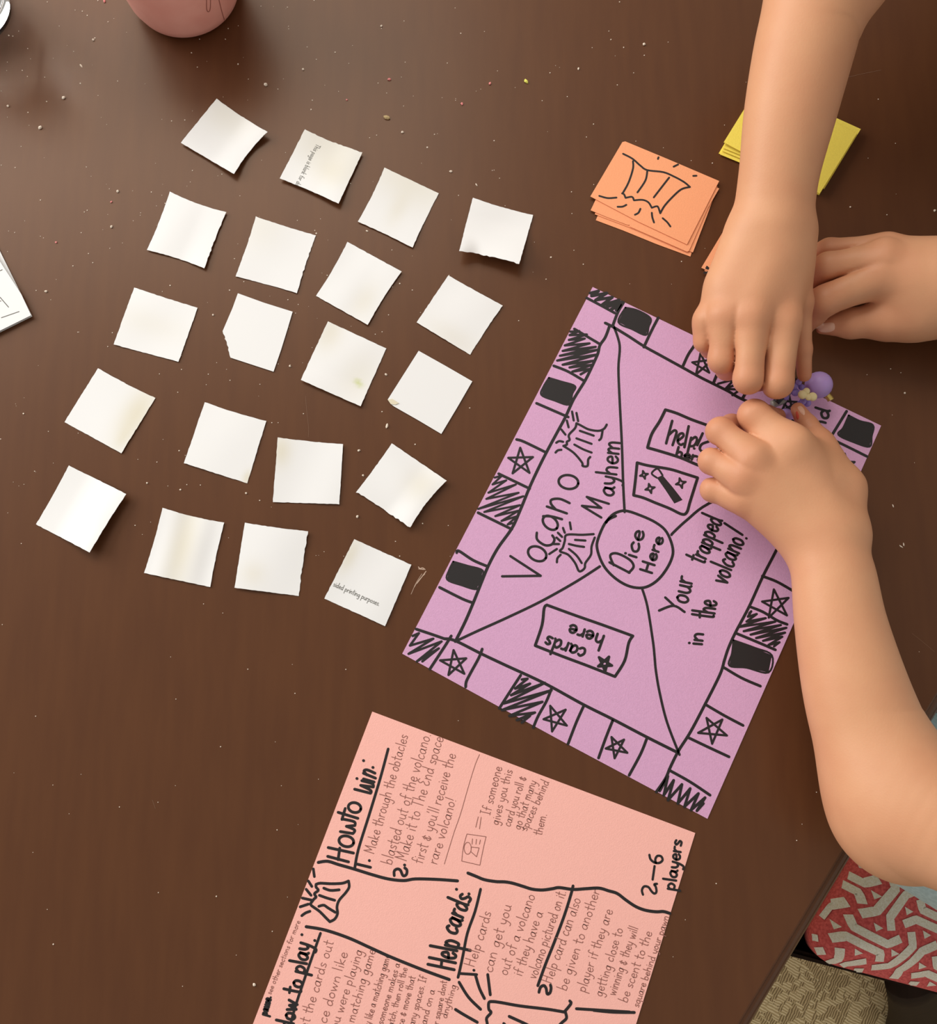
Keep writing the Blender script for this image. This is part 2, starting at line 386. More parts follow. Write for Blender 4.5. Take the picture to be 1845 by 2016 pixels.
# ------------------------------------------------------------------ the game board
def build_board():
    z = 0.0005
    b = sheet_poly('game_board', [(1167, 565), (1450, 701), (1735, 838), (1565, 1222), (1393, 1612), (1095, 1453), (792, 1287), (980, 925)], z, M['purple'], 0.00045)
    tag(b, 'purple card game board with hand-drawn black marker track and volcano title', 'game board')
    K = M['ink']; w = 4.9
    def part(n, st, wd=w, fills=()): return ink(n, st, wd, z, K, b, fills)
    # inner frame
    part('track_line', [cA([(1550, 340), (1520, 420), (1480, 480), (1465, 540), (1420, 640), (1370, 740), (1290, 870), (1230, 1000), (1160, 1130), (1090, 1260), (1030, 1380), (970, 1510), (900, 1680), (840, 1810)])
                        + cB([(740, 290), (670, 420), (620, 540), (560, 690), (500, 830), (430, 970)])], 5.2)
    part('track_line', [cE([(220, 400), (300, 440), (450, 530), (620, 640), (800, 740), (1000, 850), (1200, 960), (1340, 1030), (1500, 1110), (1640, 1190)]) + [(1540, 819), (1634, 863)]], 5.2)
    part('track_line', [cB([(350, 950), (430, 965), (620, 1060), (800, 1145), (1080, 1275)]) + cD([(700, 420), (880, 510), (1090, 620), (1280, 715)])], 5.2)
    part('track_line', [[(1634, 863), (1585, 965)] + cC([(1410, 465), (1300, 680), (1200, 900), (1100, 1090), (1050, 1200), (1020, 1290)]) + cD([(1530, 240), (1440, 420), (1350, 590), (1280, 700), (1230, 800), (1200, 870), (1145, 950)])], 5.0)
    for s in ([cA([(1385, 135), (1480, 185), (1590, 245)]), cA([(1295, 360), (1480, 470)]), cA([(1145, 628), (1250, 670), (1370, 740)]), cA([(1020, 900), (1250, 1000)]),
               cA([(875, 1163), (930, 1180), (1090, 1258)]), cA([(745, 1412), (970, 1520)]), cA([(595, 1695), (840, 1815)]),
               cB([(440, 325), (455, 312), (560, 380), (665, 425)]), cB([(315, 577), (480, 660), (560, 690)]), cB([(145, 880), (250, 915), (350, 950)]),
               cB([(400, 930), (350, 1010), (245, 1170)]), cB([(625, 1025), (600, 1090), (540, 1200), (510, 1260), (505, 1300)]), cB([(905, 1215), (830, 1330), (750, 1455)]),
               cD([(510, 325), (480, 400), (430, 490), (400, 560)]), cD([(705, 430), (660, 530), (610, 660)]), cD([(880, 520), (840, 620), (795, 745)]), cD([(1090, 620), (1050, 720), (980, 850)]),
               cD([(1550, 195), (1660, 260), (1775, 310)]), cD([(1440, 420), (1560, 490), (1670, 548)]), cD([(1335, 620), (1450, 675), (1585, 738)]), cD([(1225, 820), (1350, 890), (1470, 970)]),
               cC([(1295, 680), (1400, 720), (1515, 785), (1560, 812)]), cC([(1200, 900), (1300, 940), (1400, 1000), (1475, 1030)]), cC([(1105, 1095), (1250, 1155), (1390, 1215)]),
               cE([(410, 185), (350, 290), (295, 435)]), cE([(770, 345), (700, 480), (620, 650)]), cE([(1210, 520), (1140, 640), (1080, 730), (1020, 860)]), cE([(1450, 790), (1385, 920), (1340, 1030)]),
               cE([(1750, 970), (1690, 1100), (1640, 1190)]), cG2([(1195, 400), (1140, 490), (1075, 595)]), cG2([(1075, 595), (1200, 655), (1340, 725)])]):
        part('cell_line', [s])
    # dividers and the middle circle
    part('divider_line', [cA([(1580, 340), (1610, 420), (1625, 500), (1615, 650), (1625, 900), (1640, 1200), (1650, 1500), (1660, 1690)])], 4.4)
    part('divider_line', [cC([(635, 380), (650, 362), (750, 270), (910, 150)]) + [(1500, 945), (1634, 863)]], 4.6)
    part('divider_line', [cC([(420, 765), (460, 900), (500, 1150), (512, 1260)]) + cD([(1142, 215), (1165, 350), (1210, 530), (1285, 725)])], 4.4)
    part('divider_line', [cB([(1480, 425), (1300, 540), (1050, 680), (800, 800), (600, 890), (440, 965)])], 4.6)
    part('circle', [cC([(160, 290), (185, 255), (230, 220), (300, 205), (400, 235), (520, 290), (600, 360), (645, 480), (630, 570), (570, 670), (500, 735), (420, 765), (320, 750), (220, 690), (140, 600), (95, 480), (105, 400), (160, 285), (230, 243)])], 4.8)
    # stars
    for c, x, y, r, a in ((cA, 905, 1325, 102, -1.6), (cB, 425, 1130, 98, -1.65), (cD, 535, 505, 82, -1.95), (cD, 905, 680, 68, -2.0), (cD, 1490, 575, 84, -2.1), (cC, 1395, 885, 110, -1.7), (cE, 1225, 830, 118, -1.7), (cG2, 775, 350, 66, -1.5), (cG2, 1180, 790, 85, -.3)):
        px, py = c.p(x, y); part('star', star5(px, py, r / c.k, a), 3.9)
    # shaded cells
    for n_, c, pts, wd in (('hatching', cA, [(1410, 100), (1470, 85), (1420, 120), (1530, 100), (1450, 150), (1570, 130), (1490, 190), (1620, 150), (1530, 200), (1640, 165), (1560, 220), (1630, 185), (1600, 225)], 5.5),
                           ('hatching', cA, [(1265, 380), (1330, 375), (1260, 405), (1385, 400), (1255, 440), (1370, 430), (1225, 480), (1405, 465), (1210, 520), (1450, 490), (1190, 555), (1470, 510), (1170, 590), (1465, 545), (1210, 620), (1440, 590), (1260, 640), (1425, 620), (1280, 670), (1410, 650), (1340, 690)], 4.2),
                           ('hatching', cA, [(715, 1440), (770, 1425), (700, 1490), (800, 1460), (670, 1550), (870, 1490), (655, 1595), (890, 1550), (595, 1668), (925, 1575), (640, 1690), (900, 1640), (720, 1720), (890, 1680), (765, 1755), (880, 1720), (810, 1780), (850, 1770)], 3.6),
                           ('hatching', cB, [(120, 930), (165, 910), (100, 1000), (270, 950), (90, 1060), (330, 970), (150, 1115), (310, 1020), (190, 1115)], 4.2),
                           ('hatching', cD, [(330, 270), (365, 265), (290, 325), (380, 295), (265, 365), (470, 290), (220, 415), (510, 335), (210, 455), (455, 405), (255, 490), (410, 470), (300, 515), (380, 490), (330, 530)], 4.4),
                           ('hatching', cD, [(1165, 945), (1215, 855), (1190, 970), (1250, 880), (1215, 1000), (1300, 905), (1275, 1020), (1350, 930), (1315, 1040), (1400, 960), (1355, 1060), (1440, 985), (1390, 1065), (1430, 1020)], 4.8),
                           ('hatching', cC, [(1200, 950), (1215, 935), (1190, 975), (1255, 955), (1180, 1010), (1320, 985), (1120, 1050), (1390, 1010), (1160, 1080), (1430, 1035), (1210, 1105), (1470, 1055), (1250, 1130), (1460, 1090), (1300, 1150), (1440, 1120), (1340, 1180), (1420, 1160), (1380, 1190)], 4.0),
                           ('hatching', cE, [(1390, 1030), (1560, 985), (1470, 1080), (1600, 1030), (1460, 1085), (1620, 1090), (1540, 1150)], 4.0)):
        st = c(pts); ink(n_, [[st[i], st[i + 1]] for i in range(len(st) - 1)], wd, z, K, b)
    for c, pts in ((cA, [(1110, 715), (1200, 742), (1300, 775), (1280, 830), (1255, 910), (1150, 880), (1055, 840), (1070, 780)]), (cB, [(415, 390), (520, 420), (630, 455), (610, 530), (585, 590), (470, 560), (370, 520), (385, 450)]),
                   (cC, [(1085, 1145), (1240, 1200), (1365, 1255), (1340, 1380), (1180, 1345), (1055, 1330), (1075, 1240)]), (cE, [(430, 240), (560, 270), (690, 350), (670, 440), (640, 525), (500, 465), (355, 390)]),
                   (cG2, [(1210, 430), (1290, 470), (1385, 500), (1375, 580), (1360, 655), (1250, 625), (1135, 570), (1170, 520)])):
        q = c(pts); part('filled_square', [q + [q[0]]], 3.2, [q])
    # volcano drawings
    part('volcano_drawing', [cA(s) for s in ([(1310, 1045), (1340, 1060), (1400, 1090), (1470, 1100), (1510, 1085), (1530, 1055)], [(1500, 1095), (1490, 1150), (1475, 1168)],
         [(1310, 1045), (1300, 1080), (1255, 1130), (1260, 1165), (1240, 1180), (1240, 1200), (1215, 1210)], [(1215, 1210), (1290, 1260), (1350, 1330), (1355, 1355), (1390, 1355), (1395, 1310), (1410, 1290)],
         [(1335, 1100), (1435, 1135)], [(1310, 1155), (1420, 1195)], [(1295, 1200), (1360, 1235), (1420, 1258)], [(1278, 960), (1290, 1025)], [(1310, 970), (1322, 1030)], [(1240, 1025), (1253, 1075)],
         [(1200, 1090), (1230, 1128)], [(1163, 1187), (1185, 1175), (1213, 1180)], [(1158, 1258), (1175, 1242), (1200, 1238)])], 4.0)
    part('volcano_drawing', [cB(s) for s in ([(1435, 190), (1350, 195), (1240, 195), (1225, 240), (1210, 290), (1190, 315), (1250, 340), (1300, 400), (1325, 455), (1345, 458), (1370, 435), (1375, 400), (1415, 340), (1420, 280), (1443, 215)],
         [(1300, 232), (1375, 237)], [(1255, 262), (1310, 275), (1365, 283)], [(1255, 298), (1310, 345), (1348, 400)], [(1262, 105), (1270, 155)], [(1212, 145), (1225, 180)], [(1175, 180), (1205, 210)], [(1165, 215), (1192, 240)],
         [(1140, 262), (1183, 262)], [(1112, 335), (1168, 298)], [(1195, 340), (1172, 365), (1168, 395)])], 4.0)
    # lettering
    part('title_lettering', [cB([(770, 497), (1050, 493)]), cB([(1050, 493), (830, 350)]), cB(ell(1025, 333, 70, 50, .45)), cB([(1022, 180), (1025, 230), (1080, 270), (1130, 265), (1150, 230), (1135, 200)]),
                             cB(ell(1120, 108, 62, 42, .7)), cB([(1068, 60), (1130, 62), (1205, 82)]), cA([(1095, 1650), (1160, 1672), (1240, 1700)]), cA([(1160, 1672), (1125, 1630), (1130, 1600), (1190, 1595), (1260, 1625)]), cA(ell(1252, 1472, 72, 50, .15))], 4.4)
    part('title_lettering', [cA([(1490, 1730), (1350, 1645)]), cA([(1350, 1645), (1490, 1660)]), cA([(1490, 1660), (1385, 1580)]), cA([(1385, 1580), (1545, 1630)])]
         + text('ayhem', cA.p(1575, 1580), cA.p(1628, 1165), 150 / 3.69), 4.2)
    part('dice_lettering', [cC([(185, 580), (330, 655)]), cC([(215, 600), (190, 530), (240, 515), (330, 560), (360, 610), (325, 655)])] + text('ice', cC.p(372, 562), cC.p(440, 345), 112 / 3.69) + text('Here', cC.p(488, 665), cC.p(578, 395), 92 / 3.69), 4.4)
    part('slogan_lettering', [cC([(590, 835), (650, 890)]), cC([(545, 930), (650, 895), (730, 940)])] + text('our', cC.p(752, 885), cC.p(795, 690), 165 / 3.69) + text('trapped', cC.p(868, 598), cC.p(1008, 268), 155 / 3.69)
         + text('in', cC.p(858, 1190), cC.p(868, 1085), 120 / 3.69) + text('the', cC.p(940, 995), cC.p(958, 855), 165 / 3.69) + text('volcano', cC.p(1028, 745), cC.p(1165, 415), 165 / 3.69) + [cC([(1020, 295), (1150, 380)]), cC([(1178, 405)])], 4.4)
    part('card_box', [cB([(1095, 705), (1300, 780), (1500, 850), (1720, 930)]), cB([(1720, 930), (1690, 980), (1660, 1110), (1590, 1225)]), cB([(1590, 1225), (1400, 1150), (1200, 1075), (1010, 1000)]), cB([(1010, 1000), (1060, 850), (1075, 730), (1095, 705)])], 5.0)
    px, py = cB.p(1515, 1130); part('star', star5(px, py, 58 / 3.69, -1.0), 4.6)
    part('card_lettering', text('cards', cB.p(1385, 1030), cB.p(1095, 925), 118 / 3.69) + text('here', cB.p(1518, 930), cB.p(1258, 845), 110 / 3.69), 4.6)
    part('help_box', [cF([(640, 260), (800, 310), (1000, 395), (1250, 485), (1500, 580)]), cF([(640, 260), (560, 420), (470, 560), (430, 650), (390, 790)]), cF([(390, 790), (600, 850), (850, 930), (1100, 1035), (1350, 1120)])], 5.2)
    part('help_lettering', [cF([(735, 415), (650, 730)]), cF([(680, 620), (760, 550), (795, 570), (775, 650), (740, 755)]), cF([(820, 690), (890, 630), (880, 590), (830, 610), (810, 700), (850, 750), (890, 735)]), cF([(965, 490), (905, 785)]),
                            cF([(1000, 650), (940, 900)]), cF([(990, 690), (1060, 640), (1080, 690), (1040, 760), (980, 770)]), cF([(1160, 590), (1085, 755)]), cF([(1040, 800)]), cF([(1240, 705), (1150, 740), (1120, 800), (1150, 840), (1210, 830)])]
         + text('here', cF.p(780, 890), cF.p(1180, 1010), 125 / 7.096), 4.6)
    part('wand_box', [cF([(245, 1000), (400, 1040), (700, 1090), (900, 1150), (1090, 1210)]), cF([(1090, 1210), (1030, 1400), (980, 1560), (940, 1690), (870, 1720), (700, 1640), (500, 1560), (330, 1490), (195, 1455)]), cF([(195, 1455), (220, 1250), (245, 1000)])], 5.0)
    wd = cF([(520, 1210), (600, 1175), (680, 1270), (740, 1340), (880, 1520), (765, 1570), (640, 1380)])
    sp = []
    for x, y, r in ((340, 1170, 58), (425, 1360, 68), (855, 1285, 72)):
        P = [(x + (r if k % 2 == 0 else r * .36) * math.cos(k * math.pi / 4 - .25), y + (r if k % 2 == 0 else r * .36) * math.sin(k * math.pi / 4 - .25)) for k in range(9)]
        sp += [cF([P[i], P[i + 1]]) for i in range(8)]
    part('wand_drawing', [cF([(520, 1210), (450, 1155), (490, 1100), (540, 1090), (600, 1175)])] + sp, 3.4, [wd])
    part('end_lettering', text('End', cG.p(1000, 1790), cG.p(1075, 1550), 105 / 3.653), 4.6)
    return b
board = build_board()

# ------------------------------------------------------------------ the pink rule sheet
def build_rules():
    z = 0.0005
    a0, a1 = W(733, 1401, z), W(1369, 1640, z)
    def far(px, py, o): # letter length along the edge
        d = W(px, py, z) - o; return o + d / np.linalg.norm(d) * 0.2794
    b0, b1 = far(498, 2016, a0), far(1252.5, 2016, a1)
    top = [a0, a1, b1, b0]; bot = [p - np.array([0, 0, .00045]) for p in top]
    s = mesh('rule_sheet', top + bot, [(3, 2, 1, 0), (4, 5, 6, 7), (0, 1, 5, 4), (1, 2, 6, 5), (2, 3, 7, 6), (3, 0, 4, 7)], M['pink'])
    tag(s, 'pink card rule sheet covered in pencil handwriting and bold black headings', 'paper')
    K, G = M['ink'], M['pencil']
    def bold(n, st, wd=5.0): return ink(n, st, wd, z, K, s)
    def pen(n, st, wd=1.5): return ink(n, st, wd, z, G, s)
    T = lambda c, t, x0, y0, x1, y1, h: text(t, c.p(x0, y0), c.p(x1, y1), h / c.k)
    bold('heading_lettering', [c1([(300, 1365), (490, 1415)]), c1([(305, 1285), (535, 1335)]), c1([(395, 1395), (410, 1290)]), c1(ell(470, 1228, 68, 48, .25)),
         c1([(415, 1140), (530, 1158)]), c1([(530, 1158), (545, 1125), (470, 1092)]), c1([(470, 1092), (548, 1085)]), c1([(548, 1085), (540, 1050), (430, 1025)]),
         c1([(395, 965), (575, 1020)]), c1([(430, 1030), (460, 930)]), c1(ell(545, 922, 58, 44, .25)),
         c1([(545, 755), (690, 792)]), c1([(690, 792), (690, 765), (600, 720)]), c1([(600, 720), (715, 735)]), c1([(715, 735), (705, 705), (610, 678)]), c1([(625, 662), (722, 690)]), c1([(565, 658)]), c1([(625, 610), (735, 655)]), c1([(655, 625), (630, 590), (660, 580), (730, 610)]), c1([(625, 495)]), c1([(710, 557)])], 4.8)
    bold('underline', [c1([(850, 390), (780, 650), (680, 980), (580, 1300), (545, 1480)])], 4.8)
    bold('section_line', [c1([(215, 1420), (300, 1410), (400, 1440), (540, 1480), (700, 1530), (850, 1570), (990, 1585), (1100, 1570), (1300, 1575), (1480, 1588)])], 5.2)
    bold('numeral', [c1([(565, 1435), (690, 1465)]), c1([(678, 1403)])], 4.8)
    bold('numeral', [c1([(905, 1540), (905, 1500), (930, 1480), (960, 1490), (985, 1540), (1015, 1530), (1020, 1490), (1000, 1470)]), c1([(998, 1443)])], 4.8)
    pen('handwriting', T(c1, 'Make through the obtacles', 722, 1345, 1035, 268, 100) + T(c1, 'blasted out of the volcano.', 880, 1445, 1238, 255, 108) + T(c1, 'Make it to The End space', 1012, 1410, 1352, 285, 108)
        + T(c1, "first & you'll receive the", 1160, 1440, 1470, 440, 105) + T(c1, 'rare volcano!', 1290, 1442, 1470, 845, 100))
    pen('pencil_line', [c2([(640, 280), (590, 400), (520, 620), (410, 1000), (330, 1230), (215, 1605)])], 1.3)
    pen('card_drawing', [c2([(488, 1242), (720, 1275)]), c2([(720, 1275), (690, 1400), (645, 1620)]), c2([(645, 1620), (425, 1570)]), c2([(425, 1570), (445, 1400), (488, 1242)]), c2(ell(497, 1415, 43, 72)),
                         c2([(540, 1400), (635, 1410)]), c2([(635, 1410), (605, 1518)]), c2([(605, 1518), (535, 1455)]), c2([(555, 1300), (550, 1365)]), c2([(603, 1305), (597, 1365)]), c2([(650, 1315), (640, 1365)]),
                         c2([(625, 1035), (595, 1160)]), c2([(660, 1040), (640, 1180)])], 1.3)
    pen('handwriting', T(c2, 'If someone', 765, 1015, 915, 430, 120) + T(c2, 'gives you this', 868, 1140, 1040, 470, 110) + T(c2, 'card you roll &', 1012, 1158, 1205, 550, 110) + T(c2, 'go that many', 1130, 1195, 1330, 605, 110)
        + T(c2, 'spaces behind', 1212, 1210, 1490, 610, 110) + T(c2, 'them.', 1388, 1265, 1455, 1000, 110), 1.5)
    bold('section_line', [c2([(500, 1715), (600, 1755), (700, 1795), (840, 1818), (950, 1822), (1050, 1840), (1180, 1880), (1280, 1910), (1400, 1920), (1520, 1905)]) + c5([(100, 745), (230, 762), (350, 755), (470, 750), (560, 775), (640, 800), (720, 860), (810, 920), (900, 955), (1000, 970), (1070, 968), (1130, 985)])], 5.2)
    bold('volcano_drawing', [c3(q) for q in ([(905, 205), (910, 260), (880, 310), (820, 380), (800, 440), (805, 500), (780, 550), (735, 575)], [(735, 575), (700, 540), (640, 480), (570, 430), (560, 410)], [(560, 410), (590, 370), (610, 350), (595, 320), (630, 290), (610, 260), (610, 235)], [(610, 235), (650, 225), (750, 230), (850, 225), (905, 205)],
         [(680, 270), (740, 290), (820, 285)], [(640, 335), (710, 360), (780, 380)], [(635, 435), (680, 425), (720, 450), (785, 490)], [(585, 95), (595, 165)], [(540, 205), (572, 255)], [(520, 280), (565, 335)], [(485, 360), (575, 380)], [(465, 440), (540, 415)], [(480, 520), (515, 495), (555, 480)])], 4.6)
    bold('section_line', [c3([(520, 620), (690, 650), (900, 720), (1100, 810), (1300, 900), (1600, 1020), (1820, 1100)])], 5.2)
    bold('heading_lettering', T(c3, 'How to play', 392, 1580, 560, 770, 165) + [c3([(480, 692)]), c3([(597, 745)])], 4.8)
    bold('underline', [c3([(650, 680), (590, 850), (510, 1080), (420, 1350), (370, 1540)])], 4.6)
    bold('scribbled_word', T(c3, 'pause.', 160, 1430, 205, 1255, 75), 3.8)
    pen('handwriting', T(c3, 'see other sections for more', 200, 1240, 468, 570, 48), 1.2)
    pen('handwriting', T(c3, 'Set the cards out', 510, 1610, 770, 755, 95) + T(c3, 'face down like', 665, 1620, 900, 855, 95) + T(c3, 'you were playing', 790, 1600, 1035, 835, 90) + T(c3, 'a matching game', 930, 1580, 1150, 830, 85)
        + T(c3, 'play like a matching game', 1075, 1600, 1285, 880, 70) + T(c3, 'if someone makes a', 1195, 1580, 1375, 955, 66) + T(c3, 'match, then roll the', 1295, 1580, 1442, 995, 62) + T(c3, 'dice & move that', 1385, 1580, 1512, 1075, 66)
        + T(c3, 'many spaces. If', 1485, 1580, 1618, 1075, 70) + T(c3, 'land on a', 1605, 1530, 1690, 1195, 70) + T(c3, 'star square dont', 1705, 1600, 1800, 1115, 62) + T(c3, 'anything', 1795, 1455, 1885, 1150, 62), 1.5)
    bold('heading_lettering', T(c4, 'Help', 245, 1020, 300, 745, 250) + T(c4, 'cards', 265, 700, 408, 345, 200) + [c4([(270, 280)]), c4([(383, 322)])], 5.0)
    bold('underline', [c4([(490, 280), (440, 480), (370, 680), (330, 880), (295, 1040), (285, 1080)])], 4.8)
    bold('numeral', [c4([(300, 1045), (455, 1055)]), c4([(428, 1015)])], 4.6)
    pen('handwriting', T(c4, 'Help cards', 432, 990, 592, 490, 100) + T(c4, 'can get you', 590, 1040, 772, 425, 100) + T(c4, 'out of a volcano', 730, 1068, 988, 335, 100) + T(c4, 'if they have a', 862, 1075, 1058, 490, 95) + T(c4, 'volcano pictured on it.', 992, 1100, 1268, 300, 95)
        + T(c4, 'Help card can also', 1132, 1140, 1405, 370, 100) + T(c4, 'be given to another', 1265, 1205, 1578, 290, 95) + T(c4, 'player if they are', 1440, 1220, 1692, 470, 95) + T(c4, 'getting close to', 1592, 1260, 1788, 640, 90)
        + T(c5, 'winning & they will', 618, 1755, 838, 1120, 90) + T(c5, 'be scent to the', 728, 1820, 968, 1160, 90) + T(c5, 'square behind your pawn.', 838, 1865, 1130, 995, 70))
    bold('divider_line', [c4([(1330, 250), (1310, 330), (1250, 520), (1160, 760), (1080, 960), (1010, 1155)])], 5.0)
    bold('numeral', [c4([(1020, 1215), (1035, 1170), (1065, 1155), (1085, 1180), (1095, 1230), (1120, 1220), (1130, 1180), (1125, 1150)])], 5.0)
    bold('player_count_lettering', [c5([(880, 810), (870, 770), (890, 735), (930, 740), (960, 780), (985, 800), (1005, 785), (1000, 740), (985, 715), (1010, 710)]), c5([(970, 670), (988, 545)]), c5([(940, 440), (950, 480), (985, 510), (1030, 515), (1062, 490), (1050, 455), (1015, 450), (995, 480), (1000, 515)])]
         + T(c5, 'players', 1172, 775, 1248, 300, 125), 4.0)
    bold('volcano_drawing', [c4(q) for q in ([(295, 1125), (380, 1260), (490, 1370)], [(445, 1065), (480, 1180), (525, 1272)], [(555, 1055), (578, 1238)], [(262, 1372), (340, 1420), (460, 1488)],
         [(540, 1560), (550, 1504), (545, 1450), (585, 1400), (565, 1370), (565, 1310), (600, 1300), (680, 1310), (850, 1340), (1100, 1370), (1250, 1395)], [(1250, 1395), (1310, 1320), (1300, 1295)], [(1260, 1395), (1270, 1450), (1230, 1490), (1190, 1530)], [(750, 1435), (900, 1504), (960, 1540)], [(700, 1500), (740, 1540)])], 5.0)
    bold('section_line', [c4([(1360, 1365), (1845, 1395)]) , c5([(420, 1888), (600, 1905), (800, 1908)])], 4.8)
    return s
rules = build_rules()

# ------------------------------------------------------------------ white paper squares
def grid_sheet(name, corners, lift=None, stain=(), green=(), n=22, seed=0, rag=(), crumple=0.00025, bow=(0, 0, 0, 0), th=0.00012):
    """paper square from its four corners, gently creased; lift(u,v) gives extra height"""
    r = random.Random(seed); a = [np.array(c, float) for c in corners]
    ph = [r.uniform(0, 6.28) for _ in range(6)]; fr = [r.uniform(1.2, 3.6) for _ in range(6)]
    V = []; S = []; Gn = []
    for j in range(n + 1):
        for i in range(n + 1):
            u, v = i / n, j / n
            p = (a[0] * (1 - u) + a[1] * u) * (1 - v) + (a[3] * (1 - u) + a[2] * u) * v
            up_, dn, lf, rt = bow
            p = p + (a[3] - a[0]) * (up_ * 4 * u * (1 - u) * (1 - v)) + (a[0] - a[3]) * (dn * 4 * u * (1 - u) * v) + (a[1] - a[0]) * (lf * 4 * v * (1 - v) * (1 - u)) + (a[0] - a[1]) * (rt * 4 * v * (1 - v) * u)
            for side in rag:
                if (side == 'b' and j == n): p = p + (a[0] - a[3]) * r.uniform(-.006, .012)
                if (side == 'r' and i == n): p = p + (a[0] - a[1]) * r.uniform(-.004, .009)
                if (side == 't' and j == 0): p = p + (a[3] - a[0]) * r.uniform(-.005, .009)
            p = p + np.array([r.uniform(-.4, .4), r.uniform(-.4, .4)]) * (i in (0, n) or j in (0, n))
            z = 0.0006 + crumple * (1 + math.sin(fr[0] * 2 * u + fr[1] * v + ph[0]) + 0.6 * math.sin(fr[2] * 2.4 * v - fr[3] * u + ph[1]))
            if lift: z += lift(u, v)
            V.append(W(p[0], p[1], z))
            S.append(min(1, sum(k * math.exp(-((u - x) / sx) ** 2 - ((v - y) / sy) ** 2) for x, y, sx, sy, k in stain)))
            Gn.append(min(1, sum(k * math.exp(-((u - x) / sx) ** 2 - ((v - y) / sy) ** 2) for x, y, sx, sy, k in green)))
    m = (n + 1) ** 2; V += [p - np.array([0, 0, th]) for p in V]
    Fc = []; E2 = []
    for j in range(n):
        for i in range(n):
            q = j * (n + 1) + i; Fc.append((q + n + 1, q + n + 2, q + 1, q)); Fc.append((q + m, q + 1 + m, q + n + 2 + m, q + n + 1 + m))
    ring = [i for i in range(n + 1)] + [(j) * (n + 1) + n for j in range(1, n + 1)] + [n * (n + 1) + i for i in range(n - 1, -1, -1)] + [j * (n + 1) for j in range(n - 1, 0, -1)]
    for k in range(len(ring)):
        p, q = ring[k], ring[(k + 1) % len(ring)]; b = len(V)                 # cut edge with its own corners, so it stays crisp
        V += [V[p], V[q], V[q + m], V[p + m]]; Fc.append((b, b + 1, b + 2, b + 3)); E2 += [p, q, q, p]
    o = mesh(name, V, Fc, M['white'], None, True)
    for nm, arr in (('stain', S), ('green', Gn)):
        at = o.data.attributes.new(nm, 'FLOAT', 'POINT'); at.data.foreach_set('value', np.array(arr + arr + [arr[q] for q in E2], dtype=np.float32))
    return o
k1 = crop(200, 180, 3.69); kt = crop(330, 170, 4.6125); k2 = crop(600, 300, 3.69); k3 = crop(50, 690, 3.69); k4 = crop(430, 640, 3.36); kp = crop(620, 1050, 8.02)
G_SQ = 'white paper squares laid out in rows'
def ss(a, b, x): t = min(max((x - a) / (b - a), 0), 1); return t * t * (3 - 2 * t)
def corner(cu, cv, h, r=0.5): return lambda u, v: h * ss(r, 0, math.hypot(u - cu, v - cv))
def lifts(*f): return lambda u, v: sum(g(u, v) for g in f)
def bow_b(h, a=.55): return lambda u, v: h * ss(a, 1, v)
def bow_r(h, a=.55): return lambda u, v: h * ss(a, 1, u)
